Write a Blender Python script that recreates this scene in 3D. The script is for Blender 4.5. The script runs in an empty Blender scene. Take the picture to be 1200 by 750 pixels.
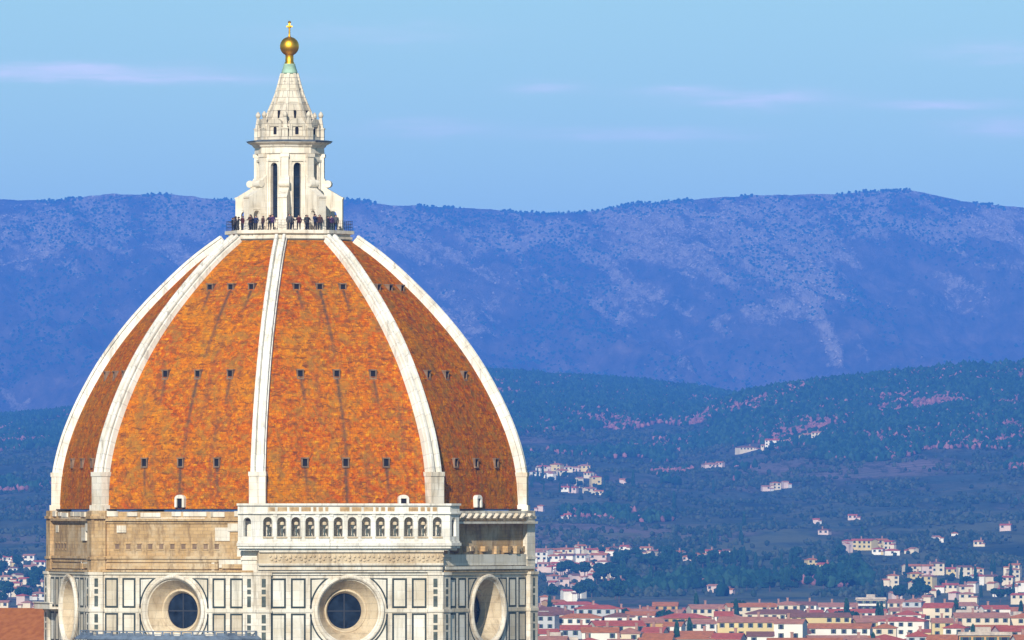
import bpy, bmesh, math, random
import numpy as np
from mathutils import Vector, Matrix

random.seed(7)
rng = np.random.default_rng(7)
R = math.radians
SC = bpy.context.scene
COL = SC.collection

# ------------------------------------------------------------------ camera
S = 0.098            # metres covered by one photo pixel at the dome's distance
DIST = 1250.0        # camera to the dome's axis
H = 54.0             # eye height above the piazza
CX = (600 - 339.2) * S
cam_d = bpy.data.cameras.new('camera')
cam = bpy.data.objects.new('camera', cam_d)
COL.objects.link(cam)
cam.location = (CX, -DIST, H)
cam.rotation_euler = (R(90), 0, 0)
cam_d.sensor_width = 36.0
cam_d.lens = 36.0 * DIST / (1200 * S)
cam_d.shift_y = (600 - 375) / 1200
cam_d.clip_start = 1.0
cam_d.clip_end = 60000.0
SC.camera = cam

# ------------------------------------------------------------------ light
SUN_AZ, SUN_EL = R(-11), R(27)      # azimuth from straight behind the camera, to its left
w = bpy.data.worlds.new('World'); SC.world = w; w.use_nodes = True
nt = w.node_tree; nt.nodes.clear()
out = nt.nodes.new('ShaderNodeOutputWorld'); bg = nt.nodes.new('ShaderNodeBackground')
sky = nt.nodes.new('ShaderNodeTexSky'); sky.sky_type = 'NISHITA'; sky.sun_disc = False
sky.sun_elevation = SUN_EL; sky.sun_rotation = R(180) - SUN_AZ
sky.altitude = 400; sky.air_density = 1.0; sky.dust_density = 0.0; sky.ozone_density = 5.0
hsv = nt.nodes.new('ShaderNodeHueSaturation'); hsv.inputs['Saturation'].default_value = 0.95
nt.links.new(sky.outputs[0], hsv.inputs['Color'])
# thin high cloud streaks, each at its own bearing and height in the sky
tc = nt.nodes.new('ShaderNodeTexCoord'); sx = nt.nodes.new('ShaderNodeSeparateXYZ'); nt.links.new(tc.outputs['Generated'], sx.inputs[0])
def wm(op, a, b=None, c=None):
    q = nt.nodes.new('ShaderNodeMath'); q.operation = op
    for i_, v_ in enumerate((a, b, c)):
        if v_ is None: continue
        if isinstance(v_, (int, float)): q.inputs[i_].default_value = v_
        else: nt.links.new(v_, q.inputs[i_])
    return q.outputs[0]
def wnoise(scale, detail, rough):
    mp = nt.nodes.new('ShaderNodeMapping'); mp.inputs['Scale'].default_value = scale
    nt.links.new(tc.outputs['Generated'], mp.inputs['Vector'])
    q = nt.nodes.new('ShaderNodeTexNoise'); q.inputs['Scale'].default_value = 1.0; q.inputs['Detail'].default_value = detail; q.inputs['Roughness'].default_value = rough
    nt.links.new(mp.outputs[0], q.inputs['Vector']); return q.outputs[0]
wob = wnoise((160, 3, 700), 5, 0.6); tex = wnoise((110, 3, 1300), 6, 0.65)
total = None
for (bx, by, lx, ly, k_) in ((60, 84, 150, 8, .75), (190, 93, 130, 5, .45), (640, 104, 40, 7, .35), (745, 158, 110, 7, .38), (890, 116, 85, 9, .5), (800, 106, 60, 5, .25), (1100, 124, 70, 5, .6), (1175, 150, 60, 10, .4), (500, 150, 80, 10, .25), (1180, 62, 90, 12, .25), (430, 40, 120, 12, .15)):
    x0, z0 = (bx - 600) * S / DIST, (600 - by) * S / DIST
    u_ = wm('MULTIPLY', wm('SUBTRACT', sx.outputs[0], x0), DIST / S / lx)
    v0 = wm('MULTIPLY', wm('SUBTRACT', sx.outputs[2], z0), DIST / S / ly)
    v_ = wm('ADD', v0, wm('MULTIPLY_ADD', wob, 3.0, -1.5))
    e_ = wm('POWER', 2.718, wm('MULTIPLY', wm('ADD', wm('MULTIPLY', u_, u_), wm('MULTIPLY', v_, v_)), -1.0))
    e_ = wm('MULTIPLY', e_, k_ * 1.6)
    total = e_ if total is None else wm('ADD', total, e_)
cloud = wm('MULTIPLY', total, wm('MULTIPLY_ADD', tex, 2.2, -.35)); cloud = wm('MINIMUM', wm('MAXIMUM', cloud, 0.0), 0.9)
tint = nt.nodes.new('ShaderNodeMixRGB'); tint.blend_type = 'MULTIPLY'; tint.inputs[0].default_value = 1.0; tint.inputs[2].default_value = (0.82, 0.955, 0.765, 1)
nt.links.new(hsv.outputs[0], tint.inputs[1])
mx = nt.nodes.new('ShaderNodeMixRGB'); mx.inputs[2].default_value = (9.6, 9.9, 10.0, 1)
nt.links.new(cloud, mx.inputs[0]); nt.links.new(tint.outputs[0], mx.inputs[1])
nt.links.new(mx.outputs[0], bg.inputs[0]); bg.inputs[1].default_value = 0.108
nt.links.new(bg.outputs[0], out.inputs[0])

sun_d = bpy.data.lights.new('sun', 'SUN'); sun_d.energy = 5.0; sun_d.angle = R(0.5); sun_d.color = (1.0, 0.92, 0.79)
sun = bpy.data.objects.new('sun', sun_d); COL.objects.link(sun)
SUN_DIR = Vector((math.sin(SUN_AZ) * math.cos(SUN_EL), -math.cos(SUN_AZ) * math.cos(SUN_EL), math.sin(SUN_EL)))
sun.rotation_euler = SUN_DIR.to_track_quat('Z', 'Y').to_euler()
sun.location = (0, -300, 400)
SC.view_settings.view_transform = 'Standard'
SC.view_settings.look = 'None'
SC.view_settings.exposure = 0.15
SC.view_settings.gamma = 1.0
SC.cycles.volume_bounces = 1
SC.cycles.max_bounces = 6

# ------------------------------------------------------------------ materials
def mat(name, rough=0.8, metal=0.0, spec=0.3):
    m = bpy.data.materials.new(name); m.use_nodes = True
    b = m.node_tree.nodes['Principled BSDF']
    b.inputs['Roughness'].default_value = rough; b.inputs['Metallic'].default_value = metal
    b.inputs['Specular IOR Level'].default_value = spec
    return m, m.node_tree, b
def node(t, kind, **kw):
    n = t.nodes.new(kind)
    for k, v in kw.items():
        if k in n.inputs: n.inputs[k].default_value = v
        else: setattr(n, k, v)
    return n
def ramp(t, src, stops, interp='LINEAR'):
    n = t.nodes.new('ShaderNodeValToRGB'); e = n.color_ramp.elements
    n.color_ramp.interpolation = interp
    while len(e) > 2: e.remove(e[-1])
    for i, (p, c) in enumerate(stops):
        c = (c[0], c[1], c[2], 1) if not isinstance(c, (int, float)) else (c, c, c, 1)
        if i < 2: e[i].position = p; e[i].color = c
        else:
            q = e.new(p); q.color = c
    t.links.new(src, n.inputs[0]); return n.outputs[0]
def mix(t, fac, a, b, mode='MIX'):
    n = t.nodes.new('ShaderNodeMixRGB'); n.blend_type = mode
    for i, v in ((0, fac), (1, a), (2, b)):
        if isinstance(v, (int, float)): n.inputs[i].default_value = v if i == 0 else (v, v, v, 1)
        elif isinstance(v, tuple): n.inputs[i].default_value = (*v[:3], 1)
        else: t.links.new(v, n.inputs[i])
    return n.outputs[0]
def coords(t, kind='Object', scale=(1, 1, 1)):
    c = t.nodes.new('ShaderNodeTexCoord'); m = t.nodes.new('ShaderNodeMapping')
    m.inputs['Scale'].default_value = scale
    t.links.new(c.outputs[kind], m.inputs['Vector']); return m.outputs[0]
def noise(t, vec, scale, detail=4, rough=0.55, dist=0.0):
    n = node(t, 'ShaderNodeTexNoise', Scale=scale, Detail=detail, Roughness=rough, Distortion=dist)
    t.links.new(vec, n.inputs['Vector']); return n.outputs[0]
def bump(t, b, h, strength=0.4, dist=0.1):
    n = t.nodes.new('ShaderNodeBump'); n.inputs['Strength'].default_value = strength; n.inputs['Distance'].default_value = dist
    t.links.new(h, n.inputs['Height']); t.links.new(n.outputs[0], b.inputs['Normal'])

def plain(name, col, rough=0.8, metal=0.0, var=0.18, scale=0.8, spec=0.3):
    m, t, b = mat(name, rough, metal, spec)
    v = coords(t)
    n = noise(t, v, scale, 5)
    c = ramp(t, n, [(0.3, tuple(x * (1 - var) for x in col)), (0.7, tuple(min(1, x * (1 + var)) for x in col))])
    t.links.new(c, b.inputs['Base Color']); return m

def m_marble(name, light, dark, joint=0.45, sc=0.55, stain=0.6, objvar=0.0):
    m, t, b = mat(name, 0.6)
    v = coords(t)
    # weathering: broad patches, vertical runs, fine grain
    n1 = noise(t, v, 0.35, 5, 0.6); n2 = noise(t, coords(t, scale=(1.6, 1.6, 0.16)), 1.0, 5, 0.65, 0.4)
    c = ramp(t, n1, [(0.32, dark), (0.58, light)])
    c = mix(t, ramp(t, n2, [(0.52, 0.0), (0.70, stain)]), c, tuple(x * 0.52 for x in dark))
    uv = coords(t, 'UV')
    br = node(t, 'ShaderNodeTexBrick', Scale=sc)
    br.inputs['Mortar Size'].default_value = 0.018; br.inputs['Brick Width'].default_value = 0.9; br.inputs['Row Height'].default_value = 0.42
    br.inputs['Color1'].default_value = (1, 1, 1, 1); br.inputs['Color2'].default_value = (0.86, 0.84, 0.80, 1); br.inputs['Mortar'].default_value = (joint, joint, joint, 1)
    t.links.new(uv, br.inputs['Vector'])
    c = mix(t, 0.85, c, br.outputs['Color'], 'MULTIPLY')
    if objvar:
        oi = t.nodes.new('ShaderNodeObjectInfo')
        c = mix(t, 1.0, c, ramp(t, oi.outputs['Random'], [(0, (1, 1, 1)), (.5, (.93, .90, .84)), (1, tuple(1 - objvar * k_ for k_ in (1, 1.25, 1.6)))]), 'MULTIPLY')
    t.links.new(c, b.inputs['Base Color'])
    bump(t, b, br.outputs['Fac'], -0.3, 0.05)
    return m

M = {}
M['marble'] = m_marble('white_marble', (0.80, 0.755, 0.67), (0.62, 0.525, 0.39), 0.7, 0.55, 0.85)
M['lantern'] = m_marble('lantern_marble', (0.85, 0.80, 0.71), (0.72, 0.63, 0.50), 0.84, 0.6, 0.75)
M['spire'] = m_marble('spire_marble', (0.70, 0.64, 0.54), (0.50, 0.43, 0.34), 0.35, 0.55)
M['rib'] = m_marble('rib_marble', (0.87, 0.86, 0.81), (0.72, 0.68, 0.60), 0.72, 0.5, 0.75)
M['panel'] = m_marble('panel_marble', (0.82, 0.80, 0.74), (0.70, 0.65, 0.55), 0.8, 0.4, 0.7, 0.3)
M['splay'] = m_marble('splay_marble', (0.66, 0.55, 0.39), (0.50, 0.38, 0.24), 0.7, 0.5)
M['hatch'] = plain('hatch_stone_hole_shade', (0.21, 0.14, 0.09), 0.9, 0, 0.4, 1.5)
M['inlay'] = plain('inlay_green_shaft_shade', (0.085, 0.105, 0.092), 0.5, 0, 0.45, 1.6)
M['green'] = plain('green_marble', (0.035, 0.05, 0.047), 0.5)
M['glass'] = plain('window_glass', (0.012, 0.020, 0.036), 0.25, 0, 0.7, 0.9, 0.25)
M['bar'] = plain('window_bar', (0.035, 0.042, 0.055), 0.6)
M['dark'] = plain('dark_opening', (0.012, 0.012, 0.016), 0.9)
M['iron'] = plain('iron', (0.03, 0.03, 0.035), 0.6)
M['lead'] = plain('lead_sheet', (0.13, 0.17, 0.23), 0.55, 0.0, 0.35, 1.2)
M['copper'] = plain('copper_patina', (0.30, 0.46, 0.36), 0.7, 0, 0.3, 1.2)
M['gold'] = plain('gilded_copper', (1.0, 0.52, 0.035), 0.42, 1.0, 0.06, 2.0)

def m_masonry():
    m, t, b = mat('rough_masonry', 0.9)
    uv = coords(t, 'UV'); v = coords(t)
    br = node(t, 'ShaderNodeTexBrick', Scale=0.9)
    br.inputs['Mortar Size'].default_value = 0.03; br.inputs['Brick Width'].default_value = 1.1; br.inputs['Row Height'].default_value = 0.36
    br.inputs['Color1'].default_value = (0.55, 0.365, 0.175, 1); br.inputs['Color2'].default_value = (0.42, 0.275, 0.13, 1); br.inputs['Mortar'].default_value = (0.36, 0.245, 0.125, 1)
    dm = t.nodes.new('ShaderNodeVectorMath'); dm.operation = 'ADD'
    ns = node(t, 'ShaderNodeTexNoise', Scale=1.2, Detail=3); t.links.new(uv, ns.inputs['Vector'])
    sc = t.nodes.new('ShaderNodeVectorMath'); sc.operation = 'SCALE'; sc.inputs['Scale'].default_value = 0.25
    t.links.new(ns.outputs['Color'], sc.inputs[0]); t.links.new(uv, dm.inputs[0]); t.links.new(sc.outputs[0], dm.inputs[1])
    t.links.new(dm.outputs[0], br.inputs['Vector'])
    n1 = noise(t, v, 0.28, 5, 0.65)
    c = mix(t, ramp(t, n1, [(0.45, 0.0), (0.68, 0.8)]), br.outputs['Color'], (0.62, 0.51, 0.35))
    n2 = noise(t, coords(t, scale=(1.2, 1.2, 0.35)), 1.1, 6, 0.7)
    c = mix(t, ramp(t, n2, [(0.49, 0.0), (0.64, 0.7)]), c, (0.19, 0.12, 0.06))
    t.links.new(c, b.inputs['Base Color'])
    bump(t, b, n2, 0.5, 0.12)
    return m
M['masonry'] = m_masonry()

def m_tiles():
    m, t, b = mat('terracotta_tiles', 0.95, 0, 0.05)
    uv = coords(t, 'UV')
    br = node(t, 'ShaderNodeTexBrick', Scale=1.0)
    br.inputs['Brick Width'].default_value = 0.42; br.inputs['Row Height'].default_value = 0.46; br.inputs['Mortar Size'].default_value = 0.035
    br.inputs['Color1'].default_value = (0, 0, 0, 1); br.inputs['Color2'].default_value = (1, 1, 1, 1); br.inputs['Mortar'].default_value = (0.4, 0.4, 0.4, 1)
    t.links.new(uv, br.inputs['Vector'])
    warp = node(t, 'ShaderNodeTexNoise', Scale=0.9, Detail=3); t.links.new(uv, warp.inputs['Vector'])
    wsc = t.nodes.new('ShaderNodeVectorMath'); wsc.operation = 'SCALE'; wsc.inputs['Scale'].default_value = 1.5
    t.links.new(warp.outputs['Color'], wsc.inputs[0])
    wad = t.nodes.new('ShaderNodeVectorMath'); wad.operation = 'ADD'; t.links.new(uv, wad.inputs[0]); t.links.new(wsc.outputs[0], wad.inputs[1])
    wsc.inputs['Scale'].default_value = 0.35
    br.inputs['Brick Width'].default_value = 0.5; br.inputs['Row Height'].default_value = 0.42
    t.links.new(wad.outputs[0], br.inputs['Vector'])
    fine = noise(t, uv, 1.7, 4, 0.72, 0.4)
    el = t.nodes.new('ShaderNodeMapping'); el.inputs['Scale'].default_value = (0.9, 2.6, 1); t.links.new(uv, el.inputs['Vector'])
    dk = noise(t, el.outputs[0], 1.0, 5, 0.75, 0.9)
    pur = noise(t, uv, 1.15, 5, 0.8, 0.7)
    broad = noise(t, uv, 0.10, 4, 0.6, 0.8)
    tile = mix(t, 0.17, fine, br.outputs['Color'])
    c = ramp(t, tile, [(0.28, (0.24, 0.040, 0.008)), (0.41, (0.48, 0.088, 0.004)), (0.53, (0.61, 0.150, 0.004)), (0.68, (0.72, 0.31, 0.010))])
    c = mix(t, ramp(t, broad, [(0.46, 0.0), (0.62, 0.55)]), c, (0.64, 0.245, 0.006))
    c = mix(t, ramp(t, pur, [(0.49, 0.0), (0.57, 0.75)]), c, (0.21, 0.080, 0.026))
    c = mix(t, ramp(t, dk, [(0.38, 0.9), (0.47, 0.0)]), c, (0.15, 0.05, 0.02))
    c = mix(t, ramp(t, br.outputs['Fac'], [(0.5, 0.0), (1.0, 0.28)]), c, (0.20, 0.06, 0.02))
    lich = noise(t, uv, 0.55, 6, 0.8, 0.5)
    c = mix(t, ramp(t, lich, [(0.50, 0.0), (0.60, 0.6)]), c, (0.30, 0.17, 0.035))
    at = t.nodes.new('ShaderNodeAttribute'); at.attribute_name = 'stain'
    sn = noise(t, uv, 1.6, 4, 0.7)
    st = t.nodes.new('ShaderNodeMath'); st.operation = 'MULTIPLY'
    t.links.new(at.outputs['Fac'], st.inputs[0]); t.links.new(ramp(t, sn, [(0.32, 0.45), (0.55, 1.0)]), st.inputs[1])
    c = mix(t, st.outputs[0], c, (0.105, 0.065, 0.045))
    t.links.new(c, b.inputs['Base Color'])
    bump(t, b, tile, 0.9, 0.25)
    return m
M['tiles'] = m_tiles()
def m_nave():
    m, t, b = mat('nave_tiles', 0.9)
    wv = node(t, 'ShaderNodeTexNoise', Scale=1.4, Detail=4); t.links.new(coords(t), wv.inputs['Vector'])
    c = ramp(t, wv.outputs[0], [(0.35, (0.28, 0.09, 0.03)), (0.65, (0.38, 0.135, 0.045))])
    t.links.new(c, b.inputs['Base Color']); return m
M['nave'] = m_nave()

# ------------------------------------------------------------------ mesh helper
class MB:
    def __init__(s): s.v = []; s.f = []; s.m = []; s.uv = []
    def add(s, verts, faces, mi=0, uvs=None):
        o = len(s.v); s.v += [tuple(p) for p in verts]
        for f in faces:
            s.f.append([o + i for i in f]); s.m.append(mi)
            s.uv.append([uvs[i] for i in f] if uvs else None)
    def box(s, x0, x1, y0, y1, z0, z1, T=None, mi=0):
        p = [(x, y, z) for z in (z0, z1) for y in (y0, y1) for x in (x0, x1)]
        f = [(0, 2, 3, 1), (4, 5, 7, 6), (0, 1, 5, 4), (1, 3, 7, 5), (3, 2, 6, 7), (2, 0, 4, 6)]
        if T: p = [T(*q) for q in p]
        s.add(p, f, mi)
    def prism(s, poly, a0, a1, T, mi=0):
        """poly of 2-D points swept from a0 to a1; T(p0, p1, a) -> point"""
        n = len(poly)
        p = [T(q[0], q[1], a0) for q in poly] + [T(q[0], q[1], a1) for q in poly]
        f = [tuple(range(n))[::-1], tuple(range(n, 2 * n))] + [(i, (i + 1) % n, n + (i + 1) % n, n + i) for i in range(n)]
        s.add(p, f, mi)
    def lathe(s, prof, n=24, T=None, mi=0, cap=True, a0=0.0):
        """prof of (r, h); rings round the axis"""
        rows = []
        p = []
        for r, h in prof:
            rows.append(len(p))
            for i in range(n):
                a = a0 + 2 * math.pi * i / n
                q = (r * math.cos(a), r * math.sin(a), h)
                p.append(T(*q) if T else q)
        f = []
        for j in range(len(prof) - 1):
            for i in range(n):
                k = (i + 1) % n
                f.append((rows[j] + i, rows[j] + k, rows[j + 1] + k, rows[j + 1] + i))
        if cap:
            f.append(tuple(range(n))[::-1]); f.append(tuple(rows[-1] + i for i in range(n)))
        s.add(p, f, mi)
    def build(s, name, mats, parent=None, smooth=False, label=None):
        me = bpy.data.meshes.new(name)
        me.from_pydata(s.v, [], s.f)
        if not isinstance(mats, (list, tuple)): mats = [mats]
        for q in mats: me.materials.append(q)
        me.polygons.foreach_set('material_index', s.m)
        if smooth: me.polygons.foreach_set('use_smooth', [True] * len(s.f))
        me.update()
        bm = bmesh.new(); bm.from_mesh(me)
        bmesh.ops.recalc_face_normals(bm, faces=bm.faces[:])
        bm.to_mesh(me); bm.free()
        # box-projected UVs in metres where none are given
        uvl = me.uv_layers.new(name='UVMap')
        for pi, poly in enumerate(me.polygons):
            n = poly.normal
            for li in poly.loop_indices:
                c = me.vertices[me.loops[li].vertex_index].co
                if abs(n.z) > 0.8: uvl.data[li].uv = (c.x, c.y)
                else:
                    L = math.hypot(n.x, n.y); tx, ty = -n.y / L, n.x / L
                    uvl.data[li].uv = (c.x * tx + c.y * ty, c.z)
        o = bpy.data.objects.new(name, me); COL.objects.link(o)
        if parent: o.parent = parent
        if label: o['label'] = label
        return o

def empty(name, loc=(0, 0, 0), rz=0.0):
    o = bpy.data.objects.new(name, None); COL.objects.link(o)
    o.location = loc; o.rotation_euler = (0, 0, rz); o.empty_display_size = 1.0
    return o
def tag(o, label, cat, group=None, kind=None):
    if label: o['label'] = label
    if cat: o['category'] = cat
    if group: o['group'] = group
    if kind: o['kind'] = kind
    return o

# ------------------------------------------------------------------ terrain heights (world z; ground of the town is 0)
PXA = S / DIST                       # radians per photo pixel
def fade(t): return t * t * t * (t * (t * 6 - 15) + 10)
_perm = np.random.default_rng(3).permutation(4096)
_grad = np.random.default_rng(4).uniform(-1, 1, (4096, 2)); _grad /= np.linalg.norm(_grad, axis=1)[:, None]
def perlin(x, y):
    xi = np.floor(x).astype(np.int64); yi = np.floor(y).astype(np.int64)
    xf = x - xi; yf = y - yi
    def g(a, b, dx, dy):
        h = _perm[(_perm[a & 4095] + b) & 4095]
        return _grad[h, 0] * dx + _grad[h, 1] * dy
    u, v = fade(xf), fade(yf)
    n00 = g(xi, yi, xf, yf); n10 = g(xi + 1, yi, xf - 1, yf); n01 = g(xi, yi + 1, xf, yf - 1); n11 = g(xi + 1, yi + 1, xf - 1, yf - 1)
    return (n00 * (1 - u) + n10 * u) * (1 - v) + (n01 * (1 - u) + n11 * u) * v
def fbm(x, y, o=5, g=0.5):
    s = 0; a = 1.0
    for _ in range(o): s = s + a * perlin(x, y); x = x * 2.03 + 17.1; y = y * 2.03 + 5.7; a *= g
    return s
def ridged(x, y, o=5):
    s = 0; a = 1.0
    for _ in range(o): s = s + a * (1 - np.abs(perlin(x, y)) * 2); x = x * 2.1 + 3.1; y = y * 2.1 + 9.7; a *= 0.5
    return s

def ridge_h(prof, X, D):
    """height of a ridge standing at distance D whose skyline follows prof (photo pixels)"""
    px = 600 + (X - CX) / (PXA * D)
    p = np.array(prof, float)
    return H + (600 - np.interp(px, p[:, 0], p[:, 1])) * PXA * D
P_MOUNT = [(-900, 262), (-300, 248), (0, 234), (60, 236), (130, 228), (200, 227), (265, 235), (330, 236), (400, 233), (460, 240), (540, 243), (600, 248), (640, 251), (690, 250), (740, 240), (800, 235), (880, 230), (960, 228), (1020, 225), (1060, 222), (1090, 228), (1130, 236), (1200, 243), (1500, 262), (2100, 300)]
P_LEFT = [(-900, 500), (-300, 490), (0, 485), (75, 478), (200, 460), (400, 440), (575, 432), (620, 435), (700, 440), (760, 444), (830, 453), (900, 466), (1000, 490), (1500, 520), (2100, 540)]
P_RIGHT = [(-900, 690), (400, 650), (600, 596), (700, 540), (790, 490), (870, 459), (930, 448), (1010, 440), (1060, 433), (1130, 426), (1200, 424), (1500, 430), (2100, 460)]
P_NEAR = [(-900, 735), (750, 735), (850, 716), (930, 690), (1000, 668), (1090, 642), (1150, 626), (1200, 613), (1500, 575), (2100, 560)]
D_MOUNT, D_LEFT, D_RIGHT, D_NEAR = 28000.0, 15800.0, 13300.0, 9200.0
def hill(prof, X, D, Dr, D0, p, nz):
    t = (D - D0) / (Dr - D0)
    r = ridge_h(prof, X, Dr) - 0.0
    up = np.clip(t, 0, 1) ** p
    dn = np.clip(t - 1, 0, 3)
    return r * up - 170 * (1.6 * dn * dn + 0.25 * dn) + nz * np.clip(np.minimum(t * 3, 1), 0, 1) * np.where(t < 1, 1 - np.clip(t, 0, 1) ** 6 * 0.85, 0.15)
def foot_z(X, Y):
    X = np.asarray(X, float); Y = np.asarray(Y, float); D = Y + DIST
    nz = 14 * fbm(X / 620, Y / 1400, 4) + 5 * fbm(X / 140 + 7, Y / 340, 3)
    a = hill(P_LEFT, X, D, D_LEFT, 6600, 1.15, nz)
    b = hill(P_RIGHT, X, D, D_RIGHT, 6900, 1.2, nz)
    c = hill(P_NEAR, X, D, D_NEAR, 6650, 1.0, nz * 0.5)
    k = 5.0
    m = np.maximum(np.maximum(a, b), c)
    z = m + k * np.log(np.exp((a - m) / k) + np.exp((b - m) / k) + np.exp((c - m) / k)) - k * 1.0986
    return np.maximum(z, -6.0)
def mount_z(X, Y):
    X = np.asarray(X, float); Y = np.asarray(Y, float); D = Y + DIST
    t = (D - 18000) / (D_MOUNT - 18000)
    r = ridge_h(P_MOUNT, X, D_MOUNT)
    wx = X + 180 * fbm(X / 700 + 3, Y / 4000, 3)
    gul = ridged(wx / 520 + Y / 6500, Y / 5600, 5) - 1.0
    fine = fbm(X / 85, Y / 560, 5, .6)
    sh = np.where(t <= 1, 0.62 * np.clip(t, 0, 1) + 0.38 * np.clip(t, 0, 1) ** 2.2, 1 - 1.2 * np.clip(t - 1, 0, 3))
    env = np.clip(t * 4, 0, 1) * np.where(t < 1, 1 - 0.95 * np.clip(t, 0, 1) ** 8, 0.05)
    return r * sh + (80 * gul + 30 * fine) * env + 2.2 * fine * (t > 0)
BLOBS = [(645, 268, 45, 14, .55), (745, 262, 45, 16, .5), (690, 300, 60, 26, .3), (880, 262, 110, 22, .45), (905, 305, 60, 30, .6), (945, 350, 30, 45, .6), (975, 410, 16, 40, .55), (1025, 245, 12, 26, .9), (1150, 262, 60, 18, .55), (850, 350, 60, 40, .25), (1060, 330, 60, 60, -.6), (1100, 400, 90, 40, -.3),
         (60, 265, 60, 16, .35), (150, 260, 60, 16, .35), (215, 255, 45, 20, .6), (110, 285, 40, 14, .3), (470, 275, 60, 22, .35), (570, 290, 40, 20, .3), (60, 380, 90, 60, -.3)]
def rock_cover(X, Y, Z):
    """share of bare rock at a point of the mountain: beds of limestone near the top and down the eastern spur"""
    D = Y + DIST; px = 600 + (X - CX) / (PXA * D); py = 600 - (Z - H) / (PXA * D)
    v = .55 * fbm(X / 260 + 9, Y / 1300, 5, .6) + .45 * fbm((X + 1.3 * Z) / 75, Z / 160 + 4, 4, .6) + np.interp(py, [225, 270, 330, 460], [.10, .08, -.12, -.34])
    for (a, b, sx, sy, k) in BLOBS: v = v + .62 * k * np.exp(-((px - a) / sx) ** 2 - ((py - b) / sy) ** 2)
    for pts_, wd_, k_ in (([(868, 285), (905, 305), (935, 330), (955, 362), (972, 398), (984, 425)], 7, .6), ([(1038, 224), (1026, 240), (1014, 258), (1010, 268)], 5, .8), ([(900, 262), (945, 300), (985, 350), (1010, 400), (1020, 440)], 6, .38), ([(700, 300), (780, 300), (850, 330), (905, 380)], 8, .25), ([(1150, 240), (1180, 262), (1200, 285)], 6, .5), ([(608, 292), (628, 276), (650, 262)], 6, .6)):
        d_ = np.full(np.shape(px), 1e9)
        for (ax, ay), (bx, by) in zip(pts_[:-1], pts_[1:]):
            tt_ = np.clip(((px - ax) * (bx - ax) + (py - ay) * (by - ay)) / ((bx - ax) ** 2 + (by - ay) ** 2), 0, 1)
            d_ = np.minimum(d_, np.hypot(px - ax - tt_ * (bx - ax), py - ay - tt_ * (by - ay)))
        v = v + k_ * np.exp(-(d_ / wd_) ** 2)
    return v
def at(px, py, D):
    return (CX + (px - 600) * PXA * D, D - DIST, H + (600 - py) * PXA * D)
def on_hill(px, py, d0=6000, d1=17000):
    """the point of the foothills seen in that direction"""
    D = np.arange(d0, d1, 6.0)
    X = CX + (px - 600) * PXA * D; Zr = H + (600 - py) * PXA * D
    g = foot_z(X, D - DIST)
    i = np.nonzero(g >= Zr)[0]
    i = i[0] if len(i) else int(np.argmin(Zr - g))
    return float(X[i]), float(D[i] - DIST), float(g[i])

def grid_mesh(name, xs, ys, zf, m, skirt=0):
    X, Y = np.meshgrid(xs, ys)
    Z = zf(X, Y)
    nx, ny = len(xs), len(ys)
    V = np.stack([X, Y, Z], -1).reshape(-1, 3)
    idx = np.arange(nx * ny).reshape(ny, nx)
    F = np.stack([idx[:-1, :-1], idx[:-1, 1:], idx[1:, 1:], idx[1:, :-1]], -1).reshape(-1, 4)
    me = bpy.data.meshes.new(name)
    me.vertices.add(len(V)); me.vertices.foreach_set('co', V.ravel())
    me.loops.add(F.size); me.loops.foreach_set('vertex_index', F.ravel().astype(np.int32))
    me.polygons.add(len(F)); me.polygons.foreach_set('loop_start', np.arange(0, F.size, 4, dtype=np.int32)); me.polygons.foreach_set('loop_total', np.full(len(F), 4, np.int32))
    me.polygons.foreach_set('use_smooth', np.ones(len(F), bool))
    me.update(); me.validate()
    me.materials.append(m)
    o = bpy.data.objects.new(name, me); COL.objects.link(o)
    o['kind'] = 'structure'
    return o

def m_foothill():
    m, t, b = mat('foothill_soil', 0.95, 0, 0.1)
    v = coords(t, scale=(1, 0.28, 1))
    n1 = noise(t, v, 0.0040, 6, 0.62, 0.6); n2 = noise(t, v, 0.014, 5, 0.65, 0.4); n3 = noise(t, coords(t, scale=(1, 0.09, 1)), 0.075, 6, 0.75)
    c = ramp(t, n1, [(0.36, (0.012, 0.036, 0.034)), (0.47, (0.060, 0.095, 0.085)), (0.53, (0.022, 0.055, 0.048)), (0.62, (0.19, 0.14, 0.145))])
    c = mix(t, ramp(t, n2, [(0.48, 0.0), (0.6, 0.75)]), c, (0.115, 0.115, 0.095))
    c = mix(t, ramp(t, n3, [(0.50, 0.0), (0.60, 0.85)]), c, (0.022, 0.036, 0.018))
    wv = node(t, 'ShaderNodeTexWave', Scale=0.012, Distortion=6.0, Detail=3); wv.bands_direction = 'Y'
    t.links.new(coords(t, scale=(0.3, 1, 0)), wv.inputs['Vector'])
    c = mix(t, ramp(t, wv.outputs[0], [(0.80, 0.0), (0.95, 0.6)]), c, (0.015, 0.035, 0.025))
    g_ = t.nodes.new('ShaderNodeNewGeometry'); sp = t.nodes.new('ShaderNodeSeparateXYZ'); t.links.new(g_.outputs['Position'], sp.inputs[0])
    mr = node(t, 'ShaderNodeMapRange'); mr.inputs['From Min'].default_value = 9000; mr.inputs['From Max'].default_value = 7400; t.links.new(sp.outputs['Y'], mr.inputs['Value'])
    mm = t.nodes.new('ShaderNodeMath'); mm.operation = 'MULTIPLY'; t.links.new(mr.outputs[0], mm.inputs[0]); t.links.new(ramp(t, n2, [(0.40, 0.0), (0.58, 0.7)]), mm.inputs[1])
    c = mix(t, mm.outputs[0], c, (0.115, 0.135, 0.06))
    t.links.new(c, b.inputs['Base Color']); return m
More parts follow.
